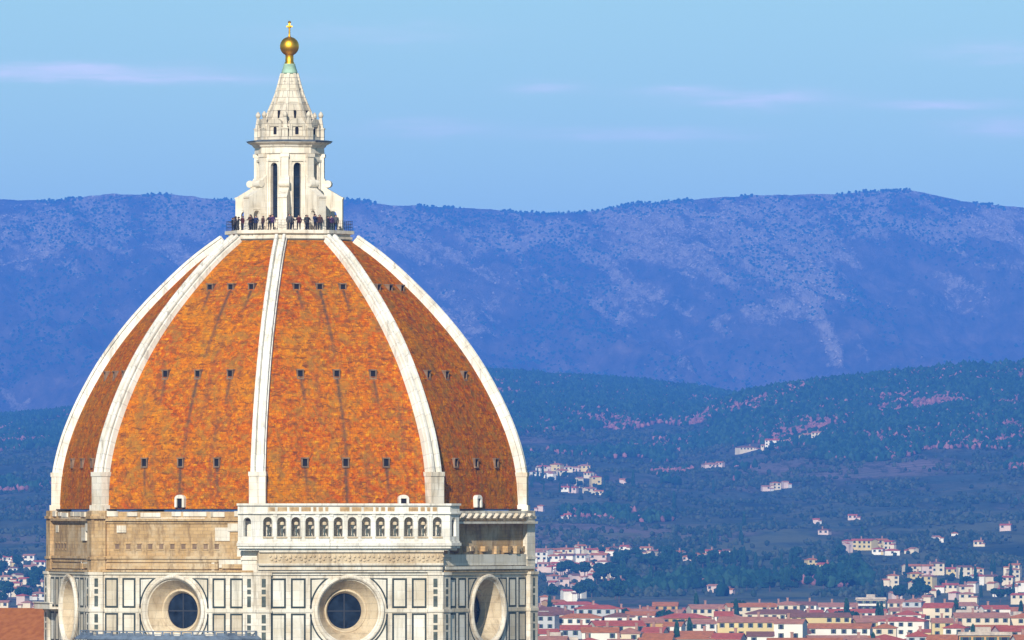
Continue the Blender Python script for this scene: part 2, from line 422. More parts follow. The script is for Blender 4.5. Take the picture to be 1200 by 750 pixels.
def m_mountain():
    m, t, b = mat('mountain_rock', 0.95, 0, 0.1)
    v = coords(t, scale=(1, 0.12, 1))
    at_ = t.nodes.new('ShaderNodeAttribute'); at_.attribute_name = 'rock'
    fine = noise(t, coords(t, scale=(1, 0.10, 0.9)), 0.055, 8, 0.85, 0.5)
    mid = noise(t, coords(t, scale=(1, 0.12, 0.9)), 0.016, 6, 0.75, 0.8)
    q = t.nodes.new('ShaderNodeMath'); q.operation = 'ADD'; t.links.new(at_.outputs['Fac'], q.inputs[0])
    q2 = t.nodes.new('ShaderNodeMath'); q2.operation = 'MULTIPLY_ADD'; t.links.new(fine, q2.inputs[0]); q2.inputs[1].default_value = 1.5; q2.inputs[2].default_value = -.75
    q3 = t.nodes.new('ShaderNodeMath'); q3.operation = 'MULTIPLY_ADD'; t.links.new(mid, q3.inputs[0]); q3.inputs[1].default_value = .9; q3.inputs[2].default_value = -.45
    q4 = t.nodes.new('ShaderNodeMath'); q4.operation = 'ADD'; t.links.new(q2.outputs[0], q4.inputs[0]); t.links.new(q3.outputs[0], q4.inputs[1])
    t.links.new(q4.outputs[0], q.inputs[1])
    scrub = ramp(t, noise(t, v, 0.014, 7, 0.75), [(0.32, (0.045, 0.044, 0.034)), (0.5, (0.135, 0.102, 0.088)), (0.68, (0.27, 0.19, 0.16))])
    rock = ramp(t, fine, [(0.38, (0.15, 0.115, 0.10)), (0.58, (0.54, 0.43, 0.36))])
    c = mix(t, ramp(t, q.outputs[0], [(-0.0, 0.0), (0.26, 0.95)]), scrub, rock)
    t.links.new(c, b.inputs['Base Color']); bump(t, b, fine, 0.8, 16.0); return m
def m_ground():
    m, t, b = mat('town_ground', 0.95)
    v = coords(t)
    c = ramp(t, noise(t, v, 0.02, 6, 0.65), [(0.35, (0.06, 0.07, 0.045)), (0.55, (0.13, 0.12, 0.10)), (0.7, (0.18, 0.16, 0.13))])
    t.links.new(c, b.inputs['Base Color']); return m

# ground sheet, foothills, mountain
gm = MB(); gm.add([(-5000, -1500, -0.3), (5000, -1500, -0.3), (5000, 30800, -0.3), (-5000, 30800, -0.3)], [(0, 1, 2, 3)])
tag(gm.build('ground', m_ground()), None, None, kind='structure')
SOIL = m_foothill()
grid_mesh('hills', np.linspace(-1900, 2000, 391), np.concatenate([np.arange(5000, 14900, 28.0), np.arange(14900, 16800, 80)]), foot_z, SOIL)
ROCK = m_mountain()
mt_o = grid_mesh('mountain', np.linspace(-2700, 2800, 701), np.concatenate([np.arange(16400, 26950, 24.0), np.arange(26950, 29200, 90)]), mount_z, ROCK)
mco = np.empty(len(mt_o.data.vertices) * 3); mt_o.data.vertices.foreach_get('co', mco); mco = mco.reshape(-1, 3)
mat_ = mt_o.data.attributes.new('rock', 'FLOAT', 'POINT'); mat_.data.foreach_set('value', rock_cover(mco[:, 0], mco[:, 1], mco[:, 2]).astype(np.float32))

# haze: one closed box of even, pale blue air
hz = MB(); hz.box(-5100, 5100, -1600, 30900, -8.0, 930)
hm = bpy.data.materials.new('haze_air'); hm.use_nodes = True; ht = hm.node_tree; ht.nodes.clear()
ho = ht.nodes.new('ShaderNodeOutputMaterial'); pv = ht.nodes.new('ShaderNodeVolumePrincipled')
pv.inputs['Color'].default_value = (0.07, 0.28, 1.0, 1); pv.inputs['Density'].default_value = 4.2e-5; pv.inputs['Anisotropy'].default_value = -0.25
ht.links.new(pv.outputs[0], ho.inputs['Volume'])
tag(hz.build('haze', hm), 'pale blue haze lying over the valley and the hills', 'haze', kind='stuff')

# ------------------------------------------------------------------ cathedral
cath = empty('cathedral', (0, 0, 0))
tag(cath, 'marble cathedral with ribbed orange tile dome and white lantern', 'cathedral')
A0 = -6.4                                        # angle of the front corner rib
def dirv(deg): return math.sin(R(deg)), -math.cos(R(deg))
def corner_ang(k): return A0 + 45 * k
def face_T(k):
    a = corner_ang(k) + 22.5; n = dirv(a); t = (math.cos(R(a)), math.sin(R(a)))
    return lambda u, d, z: (n[0] * d + t[0] * u, n[1] * d + t[1] * u, z)
def corner_T(k):
    a = corner_ang(k); n = dirv(a); t = (math.cos(R(a)), math.sin(R(a)))
    return lambda u, d, z: (n[0] * d + t[0] * u, n[1] * d + t[1] * u, z)
def Zp(y): return H + (600 - y) * S               # heights at the axis
def Zf(y): return H + (600 - y) * S * 0.982       # heights on the near faces
T22 = math.tan(R(22.5)); C22 = math.cos(R(22.5))
FACES = range(-4, 4)
SEEN = (-3, -2, -1, 0, 1, 2)

# dome profile: corner radius of the rib's crest against height
PY = np.array([600, 595, 580, 565, 545, 512, 480, 449.5, 425, 387, 359.6, 331, 297, 272.0])
PR = np.array([283.6, 283.4, 282.6, 281.6, 278.5, 269.8, 257, 241.6, 227.2, 200, 176.5, 148.5, 110.5, 76.0])
def spline(ys):
    # smooth cubic through the measured points
    h = np.diff(-PY); d = np.diff(PR) / h
    m_ = np.zeros(len(PY)); m_[1:-1] = (d[:-1] * h[1:] + d[1:] * h[:-1]) / (h[1:] + h[:-1]); m_[0] = d[0]; m_[-1] = d[-1]
    x = -np.asarray(ys, float); xk = -PY
    i = np.clip(np.searchsorted(xk, x) - 1, 0, len(xk) - 2)
    t = (x - xk[i]) / h[i]
    return ((2 * t**3 - 3 * t**2 + 1) * PR[i] + (t**3 - 2 * t**2 + t) * h[i] * m_[i] + (-2 * t**3 + 3 * t**2) * PR[i + 1] + (t**3 - t**2) * h[i] * m_[i + 1])
NV = 72
ys_d = np.linspace(596, 276, NV + 1)
crest = spline(ys_d) * S
zs_d = H + (600 - ys_d) * S
# outward normals of the profile in (r, z)
dr = np.gradient(crest); dz = np.gradient(zs_d); L = np.hypot(dr, dz); nr, nz_ = dz / L, -dr / L
RIB_H = 0.85
tile_r = crest - nr * RIB_H; tile_z = zs_d - nz_ * RIB_H
tile_z[0] = min(tile_z[0], zs_d[0]); arc = np.concatenate([[0], np.cumsum(np.hypot(np.diff(tile_r), np.diff(tile_z)))])

# vents: (fraction along the face from its left corner is given by u / half width), photo row
ROWS = [(340, 0.50), (441, 0.50), (543, 0.47)]
def tile_at(y):
    z = H + (600 - y) * S
    r = np.interp(z, tile_z, tile_r); a = np.interp(z, tile_z, arc)
    i = int(np.clip(np.searchsorted(tile_z, z), 1, NV - 1))
    return float(r), float(z), float(a), i
for k in FACES:
    NU = 120
    c0, c1 = dirv(corner_ang(k)), dirv(corner_ang(k + 1))
    V = []; UV = []; ST = []
    prng = random.Random(50 + k)
    extra = [(prng.uniform(-0.8, 0.8), prng.uniform(4, 30), prng.uniform(5, 14), prng.uniform(0.15, 0.4)) for _ in range(7)]
    for j in range(NV + 1):
        for i in range(NU + 1):
            f = i / NU
            V.append((tile_r[j] * (c0[0] * (1 - f) + c1[0] * f), tile_r[j] * (c0[1] * (1 - f) + c1[1] * f), tile_z[j]))
            hw = tile_r[j] * math.sin(R(22.5)); u = (f * 2 - 1) * hw
            UV.append((u + 40 * k, arc[j]))
            st = 0.0
            for (yy, fr) in ROWS:
                rr, zz, aa, _ = tile_at(yy); hv = rr * math.sin(R(22.5))
                for q in (-1, 0, 1):
                    below = aa - arc[j]
                    ln = 11.5 if q == 0 else 4.2
                    if 0 < below < ln:
                        uc = q * fr * hv + (0.06 if q else 0.02) * below * 1.0
                        wd = 0.22 if q == 0 else 0.20
                        st = max(st, math.exp(-((u - uc) / wd) ** 2) * (1 - below / ln) ** 0.4 * (1.15 if k in (-1, 0) else 0.5))
            for (e, top, ln, s_) in extra:
                below = top - arc[j]
                if 0 < below < ln: st = max(st, s_ * math.exp(-((u - e * 9) / 0.35) ** 2))
            ST.append(st)
    F = [(j * (NU + 1) + i, j * (NU + 1) + i + 1, (j + 1) * (NU + 1) + i + 1, (j + 1) * (NU + 1) + i) for j in range(NV) for i in range(NU)]
    me = bpy.data.meshes.new('tile_roof'); me.from_pydata(V, [], F); me.materials.append(M['tiles'])
    me.polygons.foreach_set('use_smooth', [True] * len(F))
    ul = me.uv_layers.new(name='UVMap')
    for l in me.loops: ul.data[l.index].uv = UV[l.vertex_index]
    ca = me.attributes.new('stain', 'FLOAT', 'POINT'); ca.data.foreach_set('value', ST)
    roof = bpy.data.objects.new('tile_roof', me); COL.objects.link(roof); roof.parent = cath
    if k not in SEEN: continue
    T = face_T(k)
    for (yy, fr) in ROWS:
        if yy == 340 and k in (-2, -3, 2): continue
        r_, z_, a_, i_ = tile_at(yy); hv = r_ * math.sin(R(22.5)); ap = r_ * C22
        slope = (tile_r[i_ + 1] - tile_r[i_ - 1]) * C22 / (tile_z[i_ + 1] - tile_z[i_ - 1])
        for q in (-1, 0, 1):
            u0 = q * fr * hv; b_ = MB(); hw = 0.28
            # little stone-framed hatch: sides, hood and sill round a dark opening
            d_top = ap + slope * 0.45
            b_.box(u0 - hw - .12, u0 - hw, ap - 0.5, ap + 0.26, z_ - .42, z_ + .42, T)
            b_.box(u0 + hw, u0 + hw + .12, ap - 0.5, ap + 0.26, z_ - .42, z_ + .42, T)
            b_.box(u0 - hw - .16, u0 + hw + .16, ap - 0.9, ap + 0.34, z_ + .42, z_ + .56, T)
            b_.box(u0 - hw - .12, u0 + hw + .12, ap - 0.4, ap + 0.32, z_ - .58, z_ - .42, T)
            b_.box(u0 - hw, u0 + hw, ap - 0.5, ap + 0.14, z_ - .42, z_ + .42, T, 1)
            b_.build('roof_vent', [M['hatch'], M['dark']], roof)
    # white hatch near the eaves
    if k not in (-1, 0, 1): continue
    uh = {-1: 0.3, 0: 6.6, 1: -0.6, -2: 2.0}.get(k, 1.0)
    r_, z_, a_, i_ = tile_at(588); ap = r_ * C22
    b_ = MB()
    b_.box(uh - .62, uh - .34, ap - 0.5, ap + 0.5, z_ - .65, z_ + .35, T)
    b_.box(uh + .34, uh + .62, ap - 0.5, ap + 0.5, z_ - .65, z_ + .35, T)
    arcp = [(uh + .62 * math.cos(a), z_ + .35 + .42 * math.sin(a)) for a in np.linspace(0, math.pi, 9)]
    b_.prism(arcp, ap - 0.5, ap + 0.5, lambda p, q, a: T(p, a, q))
    b_.box(uh - .34, uh + .34, ap - 0.5, ap + 0.3, z_ - .65, z_ + .35, T, 1)
    b_.build('roof_hatch', [M['rib'], M['dark']], roof)

# ribs: two raised rolls with a groove between, on every corner
for k in range(-4, 4):
    c = dirv(corner_ang(k)); t = (math.cos(R(corner_ang(k))), math.sin(R(corner_ang(k))))
    half_ = [(-1.0, -0.9), (-1.0, 0.40), (-0.82, 0.43), (-0.56, 0.43), (-0.56, 0.64), (-0.84, 0.66), (-0.84, 0.92), (-0.76, 1.0), (-0.40, 1.0), (-0.31, 0.8), (-0.28, 0.22)]
    sec = half_ + [(-x, y) for (x, y) in half_[::-1]]
    b = MB(); V = []; n = len(sec)
    j0 = 9
    for j in range(j0, NV + 1):
        hw = (0.86 - 0.12 * j / NV)
        for (x, y) in sec:
            d = (y - 1.0) * RIB_H
            r = crest[j] + nr[j] * d; z = zs_d[j] + nz_[j] * d
            V.append((c[0] * r + t[0] * x * hw, c[1] * r + t[1] * x * hw, z))
    F = []
    rows = NV + 1 - j0
    for j in range(rows - 1):
        for i in range(n - 1): F.append((j * n + i, j * n + i + 1, (j + 1) * n + i + 1, (j + 1) * n + i))
    F.append(tuple(range(n))); F.append(tuple((rows - 1) * n + i for i in range(n)))
    b.add(V, F)
    rib = b.build('rib', M['rib'], cath)
    # UV along the rib so that the block joints follow it
    ul = rib.data.uv_layers[0]
    for l in rib.data.loops:
        j = l.vertex_index // n; ul.data[l.index].uv = (sec[l.vertex_index % n][0] * 1.2, arc[min(NV, j + j0)] * 0.55)
    CT = corner_T(k); p = MB(); zb = zs_d[j0]
    rr = crest[j0]
    p.box(-1.0, 1.0, rr - 2.0, rr + 0.10, zb - 0.28, zb + 0.22, CT)
    p.box(-.94, .94, rr - 2.0, rr + 0.02, Zp(592), zb - 0.28, CT)
    p.box(-1.12, 1.12, rr - 2.0, rr + 0.20, Zp(600), Zp(592), CT)
    p.build('rib_pedestal', M['marble'], rib)

# ring at the head of the dome
rt = MB()
def oct_ring(b, r_in, r_out, z0, z1, mi=0):
    n = 8; V = []
    for (r, z) in ((r_out, z0), (r_out, z1), (r_in, z1), (r_in, z0)):
        for k in range(8):
            c = dirv(corner_ang(k)); V.append((c[0] * r, c[1] * r, z))
    F = []
    for a in range(4):
        for k in range(8): F.append((a * 8 + k, a * 8 + (k + 1) % 8, ((a + 1) % 4) * 8 + (k + 1) % 8, ((a + 1) % 4) * 8 + k))
    b.add(V, F, mi)
def oct_solid(b, prof, mi=0):
    V = []
    for (r, z) in prof:
        for k in range(8):
            c = dirv(corner_ang(k)); V.append((c[0] * r, c[1] * r, z))
    F = [tuple(range(8))[::-1], tuple((len(prof) - 1) * 8 + k for k in range(8))]
    for a in range(len(prof) - 1):
        for k in range(8): F.append((a * 8 + k, a * 8 + (k + 1) % 8, (a + 1) * 8 + (k + 1) % 8, (a + 1) * 8 + k))
    b.add(V, F, mi)
DECK = Zp(271.0)
oct_solid(rt, [(70 * S, Zp(284)), (74.5 * S, Zp(281)), (74.5 * S, Zp(278.3)), (72 * S, Zp(278)), (72 * S, Zp(275.5)), (76.5 * S, Zp(274.8)), (76.5 * S, DECK)])
rt.build('terrace_ring', M['lantern'], cath)

# ------------------------------------------------------------------ lantern
A_L = 36.0 * S                     # apothem of the lantern's octagon
lb = MB()
ZW0, ZW1 = Zp(256), Zp(196)
for k in FACES:
    T = face_T(k); hw = A_L * T22; ww = 4.6 * S
    z0, z1 = DECK, Zp(171)
    lb.box(-hw, -ww, A_L - 1.0, A_L, z0, z1, T); lb.box(ww, hw, A_L - 1.0, A_L, z0, z1, T)
    lb.box(-ww, ww, A_L - 1.0, A_L, z0, ZW0, T); 
    # arched head over the window
    arcp = [(-ww, z1), (-ww, ZW1)] + [(-ww * math.cos(a), ZW1 + ww * math.sin(a)) for a in np.linspace(0.15, math.pi - 0.15, 9)] + [(ww, ZW1), (ww, z1)]
    lb.prism(arcp, A_L - 1.0, A_L, lambda p, q, a, T=T: T(p, a, q))
oct_solid(lb, [(A_L / C22 - 0.9, DECK + 0.1), (A_L / C22 - 0.9, Zp(171.5))], 0)
lantern = lb.build('lantern', M['lantern'], cath)
for k in FACES:
    T = face_T(k); ww = 4.6 * S
    g = MB()
    g.box(-ww + .004, ww - .004, A_L - 0.62, A_L - 0.55, ZW0, ZW1 + ww, T)
    for f in range(1, 5):
        zz = ZW0 + (ZW1 - ZW0) * f / 5
        g.box(-ww + .01, ww - .01, A_L - 0.55, A_L - 0.50, zz - .03, zz + .03, T, 1)
    g.build('lantern_window', [M['glass'], M['iron']], lantern)
    fr = MB()
    for s_ in (-1, 1):
        fr.box(s_ * (ww + .34) - .1, s_ * (ww + .34) + .1, A_L, A_L + .12, Zp(262), Zp(190), T)
        fr.box(s_ * (ww + .10) - .06, s_ * (ww + .10) + .06, A_L, A_L + .07, ZW0, ZW1, T)
    fr.box(-ww - .5, ww + .5, A_L, A_L + .16, Zp(190), Zp(187.5), T)
    fr.box(-ww - .4, ww + .4, A_L, A_L + .16, Zp(258), ZW0 - .01, T)
    fr.build('window_surround', M['lantern'], lantern)
for k in range(8):
    CT = corner_T(k); rc = A_L / C22
    q = MB()
    q.box(-.42, .42, rc - .6, rc + .22, Zp(266), Zp(183), CT)
    q.box(-.52, .52, rc - .6, rc + .34, Zp(271) + .005, Zp(266), CT)
    q.box(-.5, .5, rc - .6, rc + .34, Zp(185), Zp(181), CT)
    q.build('corner_pilaster', M['lantern'], lantern)
    # buttress: scroll-topped radial fin with a passage through it
    b = MB(); r0, r1 = rc / S - 1, 63.5
    ph = [(r0, 206), (r0 + 2.5, 207.5)]
    for f in np.linspace(0, 1, 6): ph.append((r0 + 3.2 + (45.5 - r0 - 3.2) * f, 209 + 12.5 * f ** 1.6))
    ph += [(r1 - 1.4, 231.4), (r1 + .6, 231.6)]
    ph += [(r1 + .6, 233), (r1 - .4, 234), (r1 - .4, 268), (r1, 268.5), (r1, 271), (r1 - 7, 271), (r1 - 7, 252)]
    for a in np.linspace(0, math.pi, 7): ph.append((r1 - 7 - 4.5 + 4.5 * math.cos(a), 252 - 4.5 * math.sin(a)))
    ph += [(r1 - 16, 271), (r0, 271)]
    poly = [(p[0] * S, Zp(p[1]) if p[1] < 271 else DECK + .003) for p in ph]
    b.prism(poly, -0.52, 0.52, lambda r, z, a: CT(a, r, z))
    # scroll
    sc_c = (46 * S, Zp(216))
    b.lathe([(0.15, -.62), (.40, -.62), (.42, -.6), (.42, .6), (.40, .62), (.15, .62)], 16, lambda x, y, z: CT(z, sc_c[0] + x, sc_c[1] + y))
    # shell niche cut as a raised edge over the passage
    b.box(-.57, .57, (r1 - 16.6) * S, (r1 - 6.4) * S, Zp(246.5), Zp(245), CT)
    b.build('buttress', M['lantern'], lantern)
# cornice
cb = MB()
oct_solid(cb, [(39.5 * S, Zp(181.5)), (41.5 * S, Zp(180.5)), (41.0 * S, Zp(174)), (43 * S, Zp(172.5)), (44 * S, Zp(170.6)), (49.5 * S, Zp(168)), (50 * S, Zp(166.2)), (45 * S, Zp(165.2))])
cb.build('cornice', M['lantern'], lantern)
ce = MB(); oct_solid(ce, [(50.2 * S, Zp(167.2)), (51.2 * S, Zp(165.8)), (44 * S, Zp(164.6))])
ce.build('cornice_shade_lip', M['lead'], lantern)  # dark lead-coloured lip paints in the shade under the cornice
# crown of niches and pinnacles
ab = MB()
oct_solid(ab, [(39 * S, Zp(164.9)), (39 * S, Zp(161)), (36.5 * S, Zp(160)), (36 * S, Zp(150)), (38 * S, Zp(149)), (37.5 * S, Zp(146.5)), (31 * S, Zp(145))])
for k in FACES:
    T = face_T(k); a = 36.2 * C22 * S
    for s_ in (-1, 1): ab.box(s_ * .8 - .18, s_ * .8 + .18, a - .3, a + .28, Zp(161), Zp(147), T)
    arcp = [(.98 * math.cos(x), Zp(147.5) + .75 * math.sin(x)) for x in np.linspace(0, math.pi, 11)]
    ab.prism(arcp, a - .4, a + .2, lambda p, q, x, T=T: T(p, x, q))
attic = ab.build('crown', M['spire'], lantern)
for k in FACES:
    T = face_T(k); a = 36.2 * C22 * S
    n_ = MB(); arcp = [(-.2, Zp(158.5)), (.2, Zp(158.5))] + [(.2 * math.cos(x), Zp(151.5) + .2 * math.sin(x)) for x in np.linspace(0, math.pi, 8)]
    n_.prism(arcp, a - .3, a + .03, lambda p, q, x, T=T: T(p, x, q))
    n_.build('niche', M['dark'], lantern)
for k in range(8):
    CT = corner_T(k); p = MB(); rc = 38.6 * S
    p.box(-.34, .34, rc - .55, rc + .25, Zp(165), Zp(152), CT); p.box(-.42, .42, rc - .62, rc + .33, Zp(152), Zp(150.6), CT)
    V = [CT(x, rc - .15 + y, Zp(150.6)) for (x, y) in ((-.27, -.3), (.27, -.3), (.27, .3), (-.27, .3))] + [CT(x, rc - .15 + y, Zp(138)) for (x, y) in ((-.13, -.13), (.13, -.13), (.13, .13), (-.13, .13))]
    p.add(V, [(0, 1, 2, 3), (4, 5, 6, 7), (0, 1, 5, 4), (1, 2, 6, 5), (2, 3, 7, 6), (3, 0, 4, 7)])
    cpt = CT(0, rc - .15, Zp(135.6))
    p.lathe([(.02, -.34), (.2, -.26), (.3, 0), (.2, .26), (.04, .45)], 10, lambda x, y, z: (cpt[0] + x, cpt[1] + y, cpt[2] + z))
    p.build('pinnacle', M['spire'], lantern)
# spire
sp = MB()
prof = [(31, 149), (28.5, 141), (24.6, 131), (19.7, 120), (15.8, 110), (12.4, 99), (9.6, 88), (8.9, 86)]
oct_solid(sp, [(r * S, Zp(y)) for r, y in prof])
for k in range(8):
    a = dirv(corner_ang(k)); tt = (math.cos(R(corner_ang(k))), math.sin(R(corner_ang(k))))
    V = []
    for r, y in prof:
        for dx, dd in ((-.16, -.2), (-.16, .16), (.16, .16), (.16, -.2)):
            V.append((a[0] * (r * S + dd) + tt[0] * dx, a[1] * (r * S + dd) + tt[1] * dx, Zp(y) + .003))
    F = [(4 * j + i, 4 * j + (i + 1) % 4, 4 * j + 4 + (i + 1) % 4, 4 * j + 4 + i) for j in range(len(prof) - 1) for i in range(4)] + [(0, 1, 2, 3), tuple(4 * (len(prof) - 1) + i for i in range(4))]
    sp.add(V, F)
for y, rr in ((120, 20.6), (104, 14.8), (95, 12.2)):
    oct_ring(sp, (rr - 3) * S, rr * S, Zp(y + .7), Zp(y - .7))
sp.build('spire', M['spire'], lantern)
for k in (-1, 0, 1):
    T = face_T(k)
    for y, hh, rr in ((136, 1.2, 26.7),):
        slit = MB(); slit.box(-.11, .11, rr * C22 * S - .5, rr * C22 * S + .10, Zp(y) - hh / 2, Zp(y) + hh / 2, T)
        slit.build('spire_slit', M['dark'], lantern)
cp = MB(); cp.lathe([(9.6 * S, Zp(86.5)), (9.2 * S, Zp(84)), (6.9 * S, Zp(76.5)), (7.0 * S, Zp(75)), (5.5 * S, Zp(74.6))], 16, mi=0)
cp.build('copper_cap', M['copper'], lantern, True)
gb = MB()
gb.lathe([(6.2 * S, Zp(76)), (5.8 * S, Zp(73.6)), (4.9 * S, Zp(72.5)), (4.7 * S, Zp(64)), (5.5 * S, Zp(62.5))], 20)
gb.build('gilded_neck', M['gold'], lantern, True)
gs = MB(); zc = Zp(54.3); rb = 11.2 * S
gs.lathe([(max(.01, rb * math.sin(a)), zc - rb * math.cos(a)) for a in np.linspace(0.05, math.pi - 0.05, 28)], 40)
gs.build('gilded_ball', M['gold'], lantern, True)
cs = MB()
cs.lathe([(2.4 * S, Zp(44.4)), (1.5 * S, Zp(42.5)), (1.1 * S, Zp(40)), (1.0 * S, Zp(33)), (2.2 * S, Zp(32.4)), (2.2 * S, Zp(31)), (1.0 * S, Zp(30.4))], 12)
cs.box(-.36, .36, -.09, .09, Zp(31.8), Zp(30.2))
cs.box(-.12, .12, -.10, .10, Zp(30.3), Zp(26.6))
cs.lathe([(.02, Zp(27.6)), (.17, Zp(26.8)), (.2, Zp(25.8)), (.12, Zp(24.8)), (.02, Zp(24.4))], 10)
cs.build('cross', M['gold'], lantern)
# terrace railing
rl = MB()
rr_ = 74.6 * S
for k in range(8):
    T = face_T(k); a = rr_ * C22; hw = a * T22
    for zz in (.42, .78, 1.12): rl.box(-hw, hw, a - .02, a + .02, DECK + zz - .012, DECK + zz + .012, T)
    for i in range(13):
        u = -hw + 2 * hw * i / 12
        rl.box(u - .012, u + .012, a - .05, a - .021, DECK, DECK + 1.14, T)
rl.build('terrace_railing', M['iron'], lantern)

# ------------------------------------------------------------------ drum
AM = 269.0 * S * 0.985             # apothem of the marble storey
AS_ = 266.0 * S * 0.985            # apothem of the bare masonry storey
HW = AM * T22
OC_Z = Zf(716); OC_R = 39.7 * S
Z_MT = Zf(670)                     # head of the marble storey
def wall_hole(b, T, u0, u1, z0, z1, uc, zc, r, d, n=72):
    angs = set(2 * math.pi * i / n for i in range(n))
    for (x, y) in ((u0, z0), (u1, z0), (u1, z1), (u0, z1)): angs.add(math.atan2(y - zc, x - uc) % (2 * math.pi))
    angs = sorted(angs); m_ = len(angs)
    ins = []; outs = []
    for a in angs:
        c, s_ = math.cos(a), math.sin(a)
        ks = []
        if c > 1e-9: ks.append((u1 - uc) / c)
        if c < -1e-9: ks.append((u0 - uc) / c)
        if s_ > 1e-9: ks.append((z1 - zc) / s_)
        if s_ < -1e-9: ks.append((z0 - zc) / s_)
        kk = min(ks)
        ins.append(T(uc + r * c, d, zc + r * s_)); outs.append(T(uc + kk * c, d, zc + kk * s_))
    b.add(ins + outs, [(i, (i + 1) % m_, m_ + (i + 1) % m_, m_ + i) for i in range(m_)])
def inlay(poly, T, d, border, parent, name='marble_panel'):
    """a marble panel with a dark green border, standing slightly proud of the wall; poly in (u, z)"""
    P = [Vector((p[0], p[1])) for p in poly]; n = len(P)
    if sum(P[i].x * P[(i + 1) % n].y - P[(i + 1) % n].x * P[i].y for i in range(n)) < 0: P.reverse()
    def offset(dist):
        res = []
        for i in range(n):
            e0 = (P[i] - P[i - 1]).normalized(); e1 = (P[(i + 1) % n] - P[i]).normalized()
            n0, n1 = Vector((-e0.y, e0.x)), Vector((-e1.y, e1.x)); bs = n0 + n1
            bs = bs / max(.35, bs.dot(n0)) if bs.length > 1e-6 else n0
            res.append(P[i] + bs * dist)
        return res
    Q = offset(border); b = MB()
    V = [T(p.x, d + .004, p.y) for p in P] + [T(p.x, d + .05, p.y) for p in P] + [T(p.x, d + .05, p.y) for p in Q] + [T(p.x, d + .024, p.y) for p in Q]
    F = []
    for a in range(3): F += [(a * n + i, a * n + (i + 1) % n, (a + 1) * n + (i + 1) % n, (a + 1) * n + i) for i in range(n)]
    b.add(V, F, 1); b.add([T(p.x, d + .024, p.y) for p in Q], [tuple(range(n))], 0)
    return b.build(name, [M['panel'], M['green']], parent)
def spandrel(x0, x1, y0, y1, r):
    """quadrant rectangle minus a disc at the origin"""
    if math.hypot(x0, y0) >= r: return [(x0, y0), (x1, y0), (x1, y1), (x0, y1)]
    ya = math.sqrt(max(0, r * r - x0 * x0)); st = (x0, ya) if ya < y1 else (math.sqrt(r * r - y1 * y1), y1)
    xa = math.sqrt(max(0, r * r - y0 * y0)); en = (xa, y0) if xa < x1 else (x1, math.sqrt(r * r - x1 * x1))
    pts = [en]
    if xa < x1: pts.append((x1, y0))
    pts.append((x1, y1))
    if ya < y1: pts.append((x0, y1))
    pts.append(st)
    a0 = math.atan2(st[1], st[0]); a1 = math.atan2(en[1], en[0])
    for f in np.linspace(0, 1, 10)[1:-1]: pts.append((r * math.cos(a0 + (a1 - a0) * f), r * math.sin(a0 + (a1 - a0) * f)))
    return pts
ROWZ = [(Zf(712.5), Zf(677.5)), (Zf(753.5), Zf(718.5)), (Zf(795), Zf(760))]
PIER = 95 * S
for k in FACES:
    T = face_T(k)
    b = MB()
    zlo = 20.0
    wall_hole(b, T, -HW, HW, Zf(790), Z_MT, 0, OC_Z, OC_R - .1, AM)
    b.add([T(-HW, AM, zlo), T(HW, AM, zlo), T(HW, AM, Zf(790)), T(-HW, AM, Zf(790))], [(0, 1, 2, 3)])
    wall = b.build('drum_wall', M['marble'], cath)
    if k not in SEEN: 
        continue
    # string course between the panel rows
    sc_ = MB()
    for (y0, y1, dd) in ((713.6, 717.4, .09),):
        for s_ in (-1, 1):
            ue = math.sqrt(max(0, (OC_R + .35) ** 2 - (Zf(y0) - OC_Z) ** 2))
            sc_.box(min(s_ * ue, s_ * PIER), max(s_ * ue, s_ * PIER), AM - .05, AM + dd, Zf(y1), Zf(y0), T)
    sc_.box(-HW, HW, AM - .05, AM + .20, Zf(673.5), Zf(670.6), T)
    sc_.build('string_course', M['panel'], wall)
    for ri, (z0, z1) in enumerate(ROWZ):
        if ri == 2: continue
        for s_ in (-1, 1):
            for (a0, a1) in ((51.5, 69), (75, 92.5)):
                u0, u1 = sorted((s_ * a0 * S, s_ * a1 * S))
                inlay([(u0, z0), (u1, z0), (u1, z1), (u0, z1)], T, AM, 0.21, wall)
            # corner pieces round the oculus
            y0, y1 = (0.25, z1 - OC_Z) if ri == 0 else (0.25, OC_Z - z0)
            poly = spandrel(0.0, 46 * S, y0, y1, OC_R + .52)
            sg = 1 if ri == 0 else -1
            inlay([(s_ * p[0], OC_Z + sg * p[1]) for p in poly], T, AM, 0.17, wall, 'spandrel_panel')
    # oculus
    oc = MB()
    pr = [(42.3, .0), (44.2, .10), (44.2, .26), (43, .38), (41, .40), (39.6, .30), (38.6, .05), (37.4, -.02), (36.8, -.12), (26.6, -1.55), (26.2, -1.45), (24.4, -1.45), (23.4, -1.6), (21.6, -1.95), (21.6, -2.4)]
    oc.lathe([(r * S * .945, dd) for r, dd in pr], 72, lambda x, y, z, T=T: T(x, AM + z, OC_Z + y), 0, cap=False)
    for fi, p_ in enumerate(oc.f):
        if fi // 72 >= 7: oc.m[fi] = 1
    ocul = oc.build('oculus', [M['marble'], M['splay']], cath, False)
    gl = MB()
    gl.lathe([(21.7 * S, -2.2), (21.7 * S, -2.1)], 48, lambda x, y, z, T=T: T(x, AM + z, OC_Z + y))
    gl.build('oculus_window', M['glass'], ocul)
    br_ = MB()
    for dx in (-.03,): br_.box(-.07, .07, AM - 2.09, AM - 2.03, OC_Z - 2.05, OC_Z + 2.05, T)
    br_.box(-2.05, 2.05, AM - 2.09, AM - 2.02, OC_Z - .07, OC_Z + .07, T)
    br_.build('window_bar', M['bar'], ocul)
